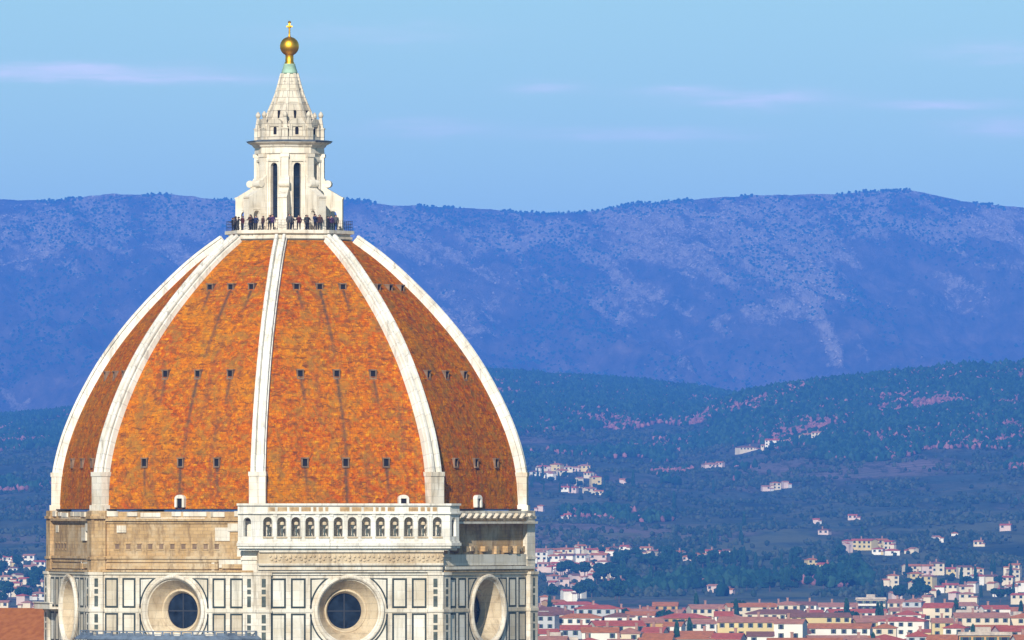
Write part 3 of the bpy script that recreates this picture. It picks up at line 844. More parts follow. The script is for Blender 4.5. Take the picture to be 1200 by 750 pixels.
# corner piers of the marble storey with green strips
for k in range(-3, 4):
    b = MB(); Tl, Tr = face_T(k - 1), face_T(k)
    pd = .55 if k == 2 else .36
    def pier(b, z0, z1, ap, pj, wid, mi=0):
        hwv = ap * T22; po = ap + pj; hwo = po * T22
        pts = [Tl(hwv - wid, ap - .3, 0), Tl(hwv - wid, po, 0), Tl(hwo, po, 0), Tr(-(hwv - wid), po, 0), Tr(-(hwv - wid), ap - .3, 0)]
        V = [(p[0], p[1], z0) for p in pts] + [(p[0], p[1], z1) for p in pts]
        b.add(V, [(4, 3, 2, 1, 0), (5, 6, 7, 8, 9)] + [(i, (i + 1) % 5, 5 + (i + 1) % 5, 5 + i) for i in range(5)], mi)
    pier(b, 20, Zf(671), AM, pd, 16 * S)
    pier(b, Zf(717.5), Zf(714), AM, pd + .12, 17 * S)
    pier(b, Zf(674), Zf(670.7), AM, pd + .14, 17 * S)
    pr_ = b.build('corner_pier', M['marble'], cath)
    for T, sg in ((Tl, 1), (Tr, -1)):
        if k == 2 and sg < 0: continue
        uc = sg * (AM * T22 - 7.6 * S)
        for (ya, yb) in ((678, 688), (690.5, 696), (698.5, 711), (720, 730), (732.5, 738), (740.5, 753)):
            g = MB(); g.box(uc - .24, uc + .24, AM + pd - .05, AM + pd + .03, Zf(yb), Zf(ya), T); g.build('green_inlay', M['inlay'], pr_)
# bare masonry storey
for k in FACES:
    T = face_T(k); hw = AS_ * T22; b = MB()
    ztop = Zf(596.5)
    b.box(-hw, hw, AS_ - 3.4, AS_, Zf(669), ztop - .3, T)
    masonry = b.build('masonry_wall', M['masonry'], cath)
    if k not in SEEN: continue
    e = MB()
    # eaves slab, walkway edge and ledges
    e.box(-hw + .8, hw - .8, AS_ - 2.9, AS_ - .35, Zf(597.5), ztop, T, 1)
    lw = hw * .98
    if k != 0:
        e.box(-lw, lw, AS_ - .3, AS_ + .42, Zf(610.6), Zf(607.6), T)
        e.box(-lw, lw, AS_ - .3, AS_ + .16, Zf(613.5), Zf(610.7), T)
        e.box(-lw, lw, AS_ - .3, AS_ + .34, Zf(655), Zf(652), T)
        e.box(-lw, lw, AS_ - .3, AS_ + .18, Zf(659), Zf(655.1), T)
        e.box(-lw, lw * .55, AS_ - .3, AS_ + .26, Zf(667), Zf(660.5), T)
        e.box(lw * .60, lw, AS_ - .3, AS_ + .30, Zf(666), Zf(661), T)
    e.box(-lw, lw, AS_ - .3, AS_ + .62, Zf(670.5), Zf(668.2), T, 0)
    e.build('ledge', [M['masonry'], M['iron']], masonry)
    if k in (-1, -2, 2, -3):
        hb = MB(); nh = 10 if k != -2 else 4
        for i in range(nh):
            u = -hw + 3.0 + i * 1.45
            hb.box(u - .27, u + .27, AS_ - .3, AS_ + .012, Zf(643.5), Zf(637.5), T)  # solid brown slab; the shade inside the hole is put into its colour
            hb.box(u - .37, u + .37, AS_ - .1, AS_ + .10, Zf(637.4), Zf(636.2), T, 1)
            hb.box(u - .37, u + .37, AS_ - .1, AS_ + .08, Zf(644.8), Zf(643.6), T, 1)
        hb.build('putlog_hole', [M['hatch'], M['masonry']], masonry)
        # patch of repaired pale stone and a shallow recess
        prng = random.Random(k)
        for (u, y, w_, h_) in ((6.2, 626, 1.9, 1.5), (7.6, 618, 1.3, .9), (-7.0, 620, 1.2, .8), (2.6, 602.5, 3.0, .5), (5.6, 603, 1.8, .55), (-3.2, 603.5, 2.6, .5), (8.9, 652, 1.5, 1.6), (7.6, 660.5, 3.6, .9), (8.2, 656.4, 2.4, .7), (-8.3, 602, 1.6, .6), (-5.6, 602.6, 1.3, .45), (.2, 602.4, 1.2, .5), (8.4, 602, 1.2, .6), (-.6, 608.5, 9.0, .34), (5.0, 664, .35, 1.3)):
            ps = MB(); ps.box(u - w_ / 2, u + w_ / 2, AS_ - .1, AS_ + prng.uniform(.08, .22), Zf(y) - h_ / 2, Zf(y) + h_ / 2, T)
            ps.build('stone_patch', M['marble'], masonry)
    if k in (1,):
        # row of stone brackets under the eaves and toothing of broken corbels
        bk = MB(); prng = random.Random(5)
        for i in range(13):
            u = -hw + 1.5 + i * 1.55
            poly = [(AS_ - .2, Zf(601.5)), (AS_ + .95, Zf(601.5)), (AS_ + .95, Zf(603.5)), (AS_ + .25, Zf(610)), (AS_ - .2, Zf(610))]
            bk.prism(poly, u - .26, u + .26, lambda p, q, a, T=T: T(a, p, q))
        bk.box(-lw, lw, AS_ - .2, AS_ + 1.15, Zf(614), Zf(611.2), T)
        bk.box(-lw, lw, AS_ - .2, AS_ + .55, Zf(601.3), Zf(598.6), T)
        bk.build('bracket_row', M['marble'], masonry)
        for i in range(20):
            u = -hw + .6 + i * 1.04
            if prng.random() < .75:
                tb = MB(); tb.box(u - .34, u + .34, AS_ - .2, AS_ + prng.uniform(.25, .7), Zf(646) - prng.uniform(0, .35), Zf(640.5), T)
                tb.build('corbel_stone', M['masonry'], masonry)
        pb = MB(); pb.box(-lw, lw, AS_ - .2, AS_ + .5, Zf(663), Zf(650), T); pb.box(-lw, lw, AS_ - .2, AS_ + .75, Zf(667.5), Zf(664), T)
        pb.build('plain_band', M['panel'], masonry)
for k in range(-3, 4):
    b = MB(); Tl, Tr = face_T(k - 1), face_T(k)
    pier(b, Zf(670.4), Zf(598.4), AS_, .55 if k == 2 else .42, 17 * S)
    pier(b, Zf(608), Zf(604.8), AS_, .68 if k == 2 else .60, 18 * S)
    pier(b, Zf(656), Zf(653), AS_, .66 if k == 2 else .58, 18 * S)
    b.build('masonry_pier', M['masonry'] if k not in (0, 1, 2) else M['marble'], cath)

# ------------------------------------------------------------------ gallery on the front face
AG = 286.0 * S * 0.98
gal = MB(); HG = AG * T22; RET = 2.15
TH = .42
def seg_walls(b, z0, z1, d0, d1, mi=0):
    """front run and both returns, mitred at the corners; d0..d1 measured from AG"""
    T0, Tl, Tr = face_T(0), face_T(-1), face_T(1)
    for T, u0f, u1f in ((T0, lambda a: -a * T22, lambda a: a * T22), (Tl, lambda a: HG - RET, lambda a: a * T22), (Tr, lambda a: -a * T22, lambda a: -HG + RET)):
        ai, ao = AG + d0, AG + d1
        pts = [T(u0f(ai), ai, 0), T(u1f(ai), ai, 0), T(u1f(ao), ao, 0), T(u0f(ao), ao, 0)]
        V = [(p[0], p[1], z0) for p in pts] + [(p[0], p[1], z1) for p in pts]
        b.add(V, [(3, 2, 1, 0), (4, 5, 6, 7), (0, 1, 5, 4), (1, 2, 6, 5), (2, 3, 7, 6), (3, 0, 4, 7)], mi)
seg_walls(gal, Zf(639.5), Zf(636), -3.0, .30); seg_walls(gal, Zf(642.5), Zf(639.5), -3.0, .12); seg_walls(gal, Zf(645), Zf(642.5), -3.0, -.25)
seg_walls(gal, Zf(636), Zf(634), -3.0, .12)
seg_walls(gal, Zf(602.5), Zf(600.6), -TH, .22); seg_walls(gal, Zf(600.6), Zf(592.5), -TH, .06); seg_walls(gal, Zf(592.5), Zf(590), -TH, .28)
seg_walls(gal, Zf(602.4), Zf(600.8), -3.0, -TH - .003)
gallery = gal.build('gallery', M['rib'], cath)
def arcade(T, u0, u1, cents, aw, name_mat, parent):
    """one wall pierced by arched openings"""
    b = MB(); z0, z1 = Zf(634), Zf(602.5); zs0, zs1 = Zf(628.5), Zf(611.5)
    edges = [u0] + sum([[c - aw, c + aw] for c in cents], []) + [u1]
    for i in range(0, len(edges), 2): b.box(edges[i], edges[i + 1], AG - TH, AG, z0, z1, T)
    for c in cents:
        b.box(c - aw, c + aw, AG - TH, AG, z0, zs0, T)
        p = [(c - aw, z1), (c - aw, zs1)] + [(c - aw * math.cos(a), zs1 + aw * math.sin(a)) for a in np.linspace(0.2, math.pi - .2, 9)] + [(c + aw, zs1), (c + aw, z1)]
        b.prism(p, AG - TH, AG, lambda q, z, a: T(q, a, z))
    o = b.build('arcade', M['rib'], parent)
    return o
T0 = face_T(0); pit = 16.45 * S / math.cos(R(14.9)) * .985
cents = [(i - 5) * pit for i in range(11)] 
cents = [-HG + 1.55] + cents + [HG - 1.45]
aw = 5.6 * S
arcade(T0, -HG, HG, cents, aw, None, gallery)
arcade(face_T(-1), HG - RET, HG - .02, [HG - .95], .5, None, gallery)
arcade(face_T(1), -HG + .02, -HG + RET, [-HG + .95], .5, None, gallery)
# pilaster strips, sills, colonnettes behind the arches
for i in range(len(cents) - 1):
    u = (cents[i] + cents[i + 1]) / 2
    p = MB(); p.box(u - .16, u + .16, AG, AG + .08, Zf(633.9), Zf(602.6), T0); p.box(u - .22, u + .22, AG, AG + .14, Zf(605.4), Zf(603), T0); p.box(u - .22, u + .22, AG, AG + .14, Zf(633.8), Zf(631.5), T0)
    p.build('arcade_pilaster', M['rib'], gallery)
for c in cents:
    p = MB()
    pt = T0(c + .12, AG - TH * .7, 0)
    p.lathe([(.13, Zf(628.4)), (.16, Zf(627.4)), (.09, Zf(626.4)), (.14, Zf(622.5)), (.09, Zf(618.6)), (.15, Zf(617.5)), (.16, Zf(616.6)), (.24, Zf(615)), (.25, Zf(612.8)), (.14, Zf(611.4))], 12, lambda x, y, z: (pt[0] + x, pt[1] + y, z))
    p.box(c - aw - .05, c + aw + .05, AG, AG + .12, Zf(630.4), Zf(628.8), T0)
    for fi in range(len(p.f)):
        if fi < 7 * 12: p.m[fi] = 1  # dark shaft and pale capital paint the arch's shade and a sunlit spot
    p.build('colonnette', [M['splay'], M['inlay']], gallery)
# back wall and ceiling of the passage, carved parapet reliefs
bw = MB(); bw.box(-HG + .9, HG - .9, AG - 1.9, AG - 1.75, Zf(633.9), Zf(598), T0); bw.build('passage_wall', M['marble'], gallery)
rf = MB()
prng = random.Random(11)
u = -HG + .5
while u < HG - .6:
    w_ = prng.choice((.35, .5, .5, .8, 1.1)); 
    if prng.random() < .8: rf.box(u, u + w_, AG + .02, AG + .075, Zf(599.3), Zf(594.3), T0)
    u += w_ + .28
rf.build('parapet_relief', M['masonry'], gallery)
# entablature below the gallery on the front face
en = MB()
hwm = AM * T22
en.box(-hwm, hwm, AM - .4, AM + 1.25, Zf(647), Zf(645), T0); en.box(-hwm, hwm, AM - .4, AM + .98, Zf(660), Zf(647), T0, 1)
en.box(-hwm, hwm, AM - .4, AM + 1.06, Zf(662.4), Zf(660), T0); en.box(-hwm, hwm, AM - .4, AM + .72, Zf(667.6), Zf(662.4), T0); en.box(-hwm, hwm, AM - .4, AM + .5, Zf(670.4), Zf(667.6), T0)
ent = en.build('entablature', [M['marble'], M['splay']], cath)
fz = MB(); prng = random.Random(3)
u = -hwm + 1.2
while u < hwm - 1.2:
    # festoons: short arcs of carved blocks
    for j in range(5):
        a = math.pi * j / 4
        cc = (u + .75 - .62 * math.cos(a), Zf(651.5) - .5 * math.sin(a) - prng.uniform(0, .08))
        q = T0(cc[0], AM + .98, cc[1])
        fz.lathe([(.02, -.16), (.13, -.09), (.17, 0), (.13, .09), (.02, .16)], 7, lambda x, y, z, q=q: (q[0] + x, q[1] + y, q[2] + z))
    q = T0(u + .75, AM + .98, Zf(652)); fz.lathe([(.02, -.3), (.16, -.2), (.2, 0), (.12, .22), (.02, .3)], 8, lambda x, y, z: (q[0] + x, q[1] + y, q[2] + z))
    u += 1.72
fz.build('carved_frieze', M['splay'], ent)

# nave, roofed in brown tile, and the lead-roofed apse in front of the side face
TN = face_T(-3)
nv = MB()
NR, NE = Zp(714), Zp(775)
nv.prism([(-11, 0), (11, 0), (11, NE), (0, NR - .4), (-11, NE)], 24.0, 110.0, lambda p, q, a: TN(p, a, q))
nave = nv.build('nave', M['marble'], cath)
nr_ = MB()
for s_ in (-1, 1):
    nr_.add([TN(0, 24.5, NR), TN(0, 110.5, NR), TN(s_ * 12, 110.5, NE - .5), TN(s_ * 12, 24.5, NE - .5), TN(0, 24.5, NR - .35), TN(0, 110.5, NR - .35), TN(s_ * 12, 110.5, NE - .85), TN(s_ * 12, 24.5, NE - .85)],
            [(0, 1, 2, 3), (4, 5, 6, 7), (0, 1, 5, 4), (1, 2, 6, 5), (2, 3, 7, 6), (3, 0, 4, 7)])
nr_.build('nave_roof', M['nave'], nave)
TW = face_T(-2)
wg = MB(); 
wg.box(-HW - 1.6, -HW + 6.0, AM - .2, AM + 1.2, Zp(713.5), Zp(711.5), TW); wg.box(-HW - 1.6, -HW + 6.0, AM + .9, AM + 1.2, Zp(711.5), Zp(706.5), TW); wg.box(-HW - 1.7, -HW + 6.1, AM + .8, AM + 1.35, Zp(706.5), Zp(705.2), TW)
wg.build('side_balcony', M['marble'], cath)
TS = face_T(-1)
ap_ = MB()
def half_oct(r, z, d0):
    return [TS(r * math.cos(a) * 1.0, d0 + r * .75 * math.sin(a), z) for a in np.linspace(0, math.pi, 7)]
d0 = AM + .5
ra = 11.4
V = half_oct(ra, 12, d0) + half_oct(ra, Zf(749) - .2, d0)
ap_.add(V, [tuple(range(7))[::-1], tuple(range(7, 14))] + [(i, i + 1, 8 + i, 7 + i) for i in range(6)] + [(6, 0, 7, 13)])
apse = ap_.build('apse', M['marble'], cath)
lr = MB()
V = half_oct(ra + .3, Zf(749), d0) + half_oct(ra + .3, Zf(747.6), d0) + half_oct(ra - .2, Zf(744), d0)
lr.add(V, [tuple(range(7))[::-1], tuple(range(14, 21))] + [(i, i + 1, 8 + i, 7 + i) for i in range(6)] + [(7 + i, 8 + i, 15 + i, 14 + i) for i in range(6)])
lr.build('lead_roof', M['lead'], apse)
pr2 = MB(); prng = random.Random(2)
pts = half_oct(ra - .4, 0, d0)
for i in range(6):
    a, c = Vector(pts[i]), Vector(pts[i + 1]); n_ = max(2, int((c - a).length / 1.1))
    dv = (c - a).normalized(); nn = Vector((dv.y, -dv.x, 0))
    def TT(x, y, z, a=a, dv=dv, nn=nn):
        q = a + dv * x + nn * y; return (q.x, q.y, z)
    Lg = (c - a).length
    pr2.box(0, Lg, -.06, .06, Zf(739.6), Zf(738.4), TT); pr2.box(0, Lg, -.04, .04, Zf(743.2), Zf(742.4), TT)
    for j in range(n_ + 1):
        x = Lg * j / n_; pr2.box(x - .09, x + .09, -.061, .061, Zf(747.5), Zf(738.5), TT)
        if j < n_ and prng.random() < .75: pr2.box(x + .2, x + Lg / n_ - .2, -.035, .035, Zf(746.5), Zf(740.8), TT, prng.choice((0, 0, 1)))
pr2.build('lead_parapet', [M['lead'], M['marble']], apse)
# podium under the drum so that the church stands on the ground
bd = MB(); oct_solid(bd, [(AM / C22 + 2.0, 0), (AM / C22 + 2.0, 20.5), (AM / C22 - .2, 20.9)]); bd.build('choir_wall', M['marble'], cath)

# ------------------------------------------------------------------ visitors on the terrace
CLOTH = {}
def cloth(name, c):
    if name not in CLOTH: CLOTH[name] = plain('cloth_' + name, c, 0.9)
    return CLOTH[name]
SKIN = plain('skin', (0.5, 0.3, 0.22), 0.6); HAIR = plain('hair', (0.03, 0.02, 0.015), 0.6)
def person_mesh(pose):
    pts = {'pel': (0, 0, .95), 'wai': (0, 0, 1.10), 'che': (0, .01, 1.33), 'nec': (0, .01, 1.48), 'hd': (0, -.02, 1.60), 'top': (0, -.01, 1.70),
           'hl': (.10, 0, .90), 'kl': (.11, -.03, .50), 'al': (.11, .01, .09), 'fl': (.12, -.15, .04),
           'hr': (-.10, 0, .90), 'kr': (-.11, -.02, .50), 'ar': (-.12, .03, .09), 'fr': (-.13, -.12, .04),
           'sl': (.19, .01, 1.42), 'sr': (-.19, .01, 1.42)}
    if pose == 0: pts.update({'el': (.27, -.05, 1.16), 'wl': (.22, -.26, 1.10), 'nl': (.20, -.34, 1.12), 'er': (-.27, -.05, 1.16), 'wr': (-.22, -.26, 1.10), 'nr': (-.20, -.34, 1.12)})
    elif pose == 1: pts.update({'el': (.26, .03, 1.14), 'wl': (.25, -.06, .90), 'nl': (.24, -.09, .81), 'er': (-.26, .0, 1.14), 'wr': (-.17, -.20, 1.30), 'nr': (-.09, -.22, 1.42)})
    else: pts.update({'el': (.26, .04, 1.14), 'wl': (.26, -.02, .90), 'nl': (.26, -.04, .80), 'er': (-.26, .04, 1.14), 'wr': (-.26, -.02, .90), 'nr': (-.26, -.04, .80)})
    rad = {'pel': (.17, .13), 'wai': (.155, .12), 'che': (.19, .13), 'nec': (.065, .065), 'hd': (.10, .115), 'top': (.07, .08), 'hl': (.10, .10), 'kl': (.065, .065), 'al': (.05, .05), 'fl': (.045, .035),
           'hr': (.10, .10), 'kr': (.065, .065), 'ar': (.05, .05), 'fr': (.045, .035), 'sl': (.085, .085), 'sr': (.085, .085), 'el': (.06, .06), 'er': (.06, .06), 'wl': (.045, .045), 'wr': (.045, .045), 'nl': (.045, .03), 'nr': (.045, .03)}
    E = [('pel', 'wai'), ('wai', 'che'), ('che', 'nec'), ('nec', 'hd'), ('hd', 'top'), ('pel', 'hl'), ('hl', 'kl'), ('kl', 'al'), ('al', 'fl'), ('pel', 'hr'), ('hr', 'kr'), ('kr', 'ar'), ('ar', 'fr'),
         ('che', 'sl'), ('sl', 'el'), ('el', 'wl'), ('wl', 'nl'), ('che', 'sr'), ('sr', 'er'), ('er', 'wr'), ('wr', 'nr')]
    nm = list(pts); me = bpy.data.meshes.new('person')
    me.from_pydata([pts[n] for n in nm], [(nm.index(a), nm.index(b)) for a, b in E], [])
    o = bpy.data.objects.new('person_tmp', me); COL.objects.link(o)
    md = o.modifiers.new('s', 'SKIN')
    for i, n in enumerate(nm):
        sv = me.skin_vertices[0].data[i]; sv.radius = rad[n]; sv.use_root = (n == 'pel')
    o.modifiers.new('d', 'SUBSURF').levels = 1
    dg = bpy.context.evaluated_depsgraph_get()
    res = bpy.data.meshes.new_from_object(o.evaluated_get(dg))
    bpy.data.objects.remove(o)
    res.name = 'person'
    return res, pts
PM = [person_mesh(i) for i in range(3)]
def hair_mesh():
    b = MB(); b.lathe([(.03, 1.74), (.09, 1.715), (.118, 1.65), (.12, 1.60), (.10, 1.55)], 12, lambda x, y, z: (x, y + .015 + .02, z)); return b
hm_ = hair_mesh().build('hair', HAIR); HAIRME = hm_.data; bpy.data.objects.remove(hm_)
COATS = [('black', (.015, .015, .018), 'black coat'), ('navy', (.02, .03, .09), 'navy coat'), ('charcoal', (.045, .045, .05), 'charcoal coat'), ('purple', (.06, .03, .10), 'dark purple coat'), ('brown', (.07, .035, .025), 'dark brown coat'), ('red', (.07, .014, .016), 'dark red coat'), ('grey', (.09, .09, .10), 'grey coat')]
spots = [-87, -81, -72, -67, -59, -44, -40, -35, -27, -20, -16, 1, 5, 10, 18, 22, 29, 33, 44, 48, 57]
ordn = ['first', 'second', 'third', 'fourth', 'fifth', 'sixth', 'seventh', 'eighth', 'ninth', 'tenth', 'eleventh', 'twelfth', 'thirteenth', 'fourteenth', 'fifteenth', 'sixteenth', 'seventeenth', 'eighteenth', 'nineteenth', 'twentieth',
        'twenty-first', 'twenty-second', 'twenty-third', 'twenty-fourth', 'twenty-fifth', 'twenty-sixth', 'twenty-seventh', 'twenty-eighth', 'twenty-ninth', 'thirtieth', 'thirty-first', 'thirty-second', 'thirty-third', 'thirty-fourth', 'thirty-fifth']
for i, a in enumerate(spots):
    pose = i % 3; cn_, cc, cw = COATS[(i * 3 + i // 7) % 7]
    src, pts = PM[pose]; me = src.copy(); me.materials.clear()
    for q in (cloth('trouser', (.02, .022, .03)), cloth(cn_, cc), SKIN, cloth('shoe', (.01, .01, .01))): me.materials.append(q)
    for p in me.polygons:
        c = p.center
        mi = 1
        if c.z < .09: mi = 3
        elif c.z < .82 and abs(c.x) < .2: mi = 0
        elif c.z > 1.49 and abs(c.x) < .14 and c.y > -.16: mi = 2
        elif abs(c.x - pts['nl'][0]) < .05 and abs(c.z - pts['nl'][2]) < .05 and abs(c.y - pts['nl'][1]) < .06: mi = 2
        elif abs(c.x - pts['nr'][0]) < .05 and abs(c.z - pts['nr'][2]) < .05 and abs(c.y - pts['nr'][1]) < .06: mi = 2
        p.material_index = mi; p.use_smooth = True
    o = bpy.data.objects.new('person', me); COL.objects.link(o)
    rad_ = (71.0 - (abs(((a - A0 + 22.5) % 45) - 22.5) / 22.5) * 3.6) * S - random.uniform(.0, .85)
    d = dirv(a + random.uniform(-1.6, 1.6)); o.location = (d[0] * rad_, d[1] * rad_, DECK + .005)
    face = a + random.uniform(-35, 35)
    o.rotation_euler = (0, 0, R(face)); sc = random.uniform(.88, 1.07); o.scale = (sc * 1.25, sc * 1.25, sc)
    how = ('leaning on the rail', 'with one hand at the face', 'with both arms hanging')[pose]
    tag(o, 'person in %s %s, %s visitor along the terrace' % (cw, how, ordn[i]), 'person', 'visitors on the lantern terrace')
    h_ = bpy.data.objects.new('hair', HAIRME); COL.objects.link(h_); h_.parent = o

# ------------------------------------------------------------------ houses
def wallm(name, c): return plain('plaster_' + name, c, 0.9, 0, 0.12, 0.15)
WALLS = [('cream', wallm('cream', (.70, .59, .41))), ('white', wallm('white', (.80, .74, .63))), ('pale yellow', wallm('yellow', (.64, .50, .22))), ('pink', wallm('pink', (.62, .47, .40))), ('pale grey', wallm('grey', (.50, .50, .48))), ('ochre', wallm('ochre', (.52, .31, .10)))]
def roofm(name, c):
    m, t, b = mat('roof_' + name, 0.9)
    n1 = noise(t, coords(t), 0.5, 5, 0.7)
    cc = ramp(t, n1, [(0.3, tuple(x * .65 for x in c)), (0.7, tuple(min(1, x * 1.25) for x in c))]); t.links.new(cc, b.inputs['Base Color']); return m
ROOFS = [('red', roofm('red', (.44, .10, .055))), ('orange', roofm('orange', (.46, .16, .05))), ('brown', roofm('brown', (.22, .10, .065))), ('rose', roofm('rose', (.42, .19, .12)))]
FLAT = roofm('flat', (.50, .42, .33)); WIN = plain('pane', (.02, .025, .035), .2, 0, .3, 1, .5); SHUT = plain('shutter', (.05, .10, .07), .7); CHIM = plain('chimney_brick', (.35, .2, .14), .9)
win_cache = {}
def win_mesh(w_, h_):
    key = (round(w_, 1), round(h_, 1))
    if key not in win_cache:
        b = MB(); b.box(-w_ / 2, w_ / 2, -.03, .25, 0, h_, None, 0)
        for s_ in (-1, 1): b.box(s_ * (w_ / 2 + w_ * .22) - w_ * .2, s_ * (w_ / 2 + w_ * .22) + w_ * .2, -.07, .2, -.02, h_ + .02, None, 1)
        b.box(-w_ / 2 - .1, w_ / 2 + .1, -.14, .2, -.17, -.03, None, 2)
        o = b.build('window', [WIN, SHUT, WALLS[1][1]]); win_cache[key] = o.data; bpy.data.objects.remove(o)
    return win_cache[key]
def house(X, Y, Z, w_, d_, h_, rz, wi, ri, style, label, cat, group, windows=True, name='house'):
    root = empty(name, (X, Y, Z), rz); tag(root, label, cat, group)
    b = MB(); sink = 3.0
    eave = .5
    if style == 'gable':
        rh = d_ * .5 * .28
        b.prism([(-d_ / 2, -sink), (d_ / 2, -sink), (d_ / 2, h_), (0, h_ + rh - .05), (-d_ / 2, h_)], -w_ / 2, w_ / 2, lambda p, q, a: (a, p, q))
        wall = b.build('wall', WALLS[wi][1], root)
        r = MB()
        for s_ in (-1, 1):
            sl = rh / (d_ / 2); y1 = d_ / 2 + eave; z1 = h_ - eave * sl
            x = w_ / 2 + .35
            r.add([(-x, 0, h_ + rh + .22), (x, 0, h_ + rh + .22), (x, s_ * y1, z1 + .22), (-x, s_ * y1, z1 + .22), (-x, 0, h_ + rh), (x, 0, h_ + rh), (x, s_ * y1, z1), (-x, s_ * y1, z1)],
                  [(0, 1, 2, 3), (4, 5, 6, 7), (0, 1, 5, 4), (1, 2, 6, 5), (2, 3, 7, 6), (3, 0, 4, 7)])
        roof = r.build('roof', ROOFS[ri][1], root)
    elif style == 'hip':
        b.box(-w_ / 2, w_ / 2, -d_ / 2, d_ / 2, -sink, h_)
        wall = b.build('wall', WALLS[wi][1], root)
        r = MB(); x, y = w_ / 2 + eave, d_ / 2 + eave; rh = y * .28; k = max(.3, x - y)
        r.add([(-x, -y, h_), (x, -y, h_), (x, y, h_), (-x, y, h_), (-x, -y, h_ + .2), (x, -y, h_ + .2), (x, y, h_ + .2), (-x, y, h_ + .2), (-k, 0, h_ + .2 + rh), (k, 0, h_ + .2 + rh)],
              [(0, 3, 2, 1), (0, 1, 5, 4), (1, 2, 6, 5), (2, 3, 7, 6), (3, 0, 4, 7), (4, 5, 9, 8), (6, 7, 8, 9), (5, 6, 9), (7, 4, 8)])
        roof = r.build('roof', ROOFS[ri][1], root)
    else:
        b.box(-w_ / 2, w_ / 2, -d_ / 2, d_ / 2, -sink, h_)
        wall = b.build('wall', WALLS[wi][1], root)
        r = MB(); x, y = w_ / 2 + .6, d_ / 2 + .6
        r.box(-x, x, -y, y, h_, h_ + .35); r.box(-x + .2, x - .2, -y + .2, -y + .45, h_ + .35, h_ + 1.1); r.box(-w_ * .18, w_ * .12, -d_ * .2, d_ * .3, h_ + .35, h_ + 2.6)
        roof = r.build('roof', FLAT, root)
    if style != 'flat' and random.random() < .55:
        # a lower wing built against one end or the front
        ww2, wd2, wh2 = w_ * random.uniform(.35, .6), d_ * random.uniform(.5, .8), h_ * random.uniform(.5, .8)
        ox, oy = random.choice((-1, 1)) * (w_ / 2 + ww2 * .28), -d_ / 2 - wd2 * random.uniform(-.15, .25)
        q = MB(); q.prism([(-wd2 / 2, -sink), (wd2 / 2, -sink), (wd2 / 2, wh2), (0, wh2 + wd2 * .13), (-wd2 / 2, wh2)], -ww2 / 2, ww2 / 2, lambda p_, q_, a_: (a_ + ox, p_ + oy, q_))
        wing = q.build('wing', WALLS[(wi + random.choice((0, 0, 1))) % 6][1], root)
        q = MB()
        for s_ in (-1, 1):
            y1 = wd2 / 2 + .4; z1 = wh2 - .4 * .26; x = ww2 / 2 + .3; zt = wh2 + wd2 * .13
            q.add([(ox - x, oy, zt + .25), (ox + x, oy, zt + .25), (ox + x, oy + s_ * y1, z1 + .25), (ox - x, oy + s_ * y1, z1 + .25), (ox - x, oy, zt + .03), (ox + x, oy, zt + .03), (ox + x, oy + s_ * y1, z1 + .03), (ox - x, oy + s_ * y1, z1 + .03)],
                  [(0, 1, 2, 3), (4, 5, 6, 7), (0, 1, 5, 4), (1, 2, 6, 5), (2, 3, 7, 6), (3, 0, 4, 7)])
        q.build('wing_roof', ROOFS[ri if random.random() < .6 else random.randrange(4)][1], wing)
    if windows and style != 'flat' and random.random() < .45 or (windows and random.random() < .5):
        c = MB(); cx_ = random.uniform(-.3, .3) * w_; zc_ = h_ + (d_ * .12 if style != 'flat' else .3)
        c.box(cx_ - .45, cx_ + .45, d_ * .08, d_ * .08 + .8, zc_ - .3, zc_ + 2.0); c.box(cx_ - .6, cx_ + .6, d_ * .08 - .12, d_ * .08 + .92, zc_ + 2.0, zc_ + 2.25)
        c.build('chimney', [CHIM], roof)
    if windows:
        fl = max(1, int(h_ / 3.1)); nw = max(2, int(w_ / 3.4))
        fl0 = max(0, fl - 2)           # only the storeys that rise above the roofs in front
        ww_, wh_ = (1.05, 1.6) if style != 'flat' else (1.9, 1.5)
        me = win_mesh(ww_, wh_)
        for f in range(fl0, fl):
            zz = h_ - (fl - f) * 3.0 + .95
            for j in range(nw):
                if random.random() < .12: continue
                o = bpy.data.objects.new('window', me); COL.objects.link(o); o.parent = root
                o.location = (-w_ / 2 + w_ * (j + .5) / nw, -d_ / 2, zz)
        if style == 'flat' and random.random() < .7:
            q = MB()
            for f in range(fl0, fl):
                zz = h_ - (fl - f) * 3.0; q.box(-w_ * .46, w_ * .2, -d_ / 2 - 1.2, -d_ / 2 - .01, zz - .12, zz + .05); q.box(-w_ * .46, w_ * .2, -d_ / 2 - 1.2, -d_ / 2 - 1.1, zz + .05, zz + .95)
            q.build('balcony', WALLS[1][1], root)
    return root
STY = {'gable': 'gabled', 'hip': 'hip roofed', 'flat': 'flat roofed'}
def hlabel(wi, ri, st, tail):
    if st == 'flat': return '%s flat roofed block, %s' % (WALLS[wi][0], tail)
    return '%s %s house, %s tiles, %s' % (WALLS[wi][0], STY[st], ROOFS[ri][0], tail)

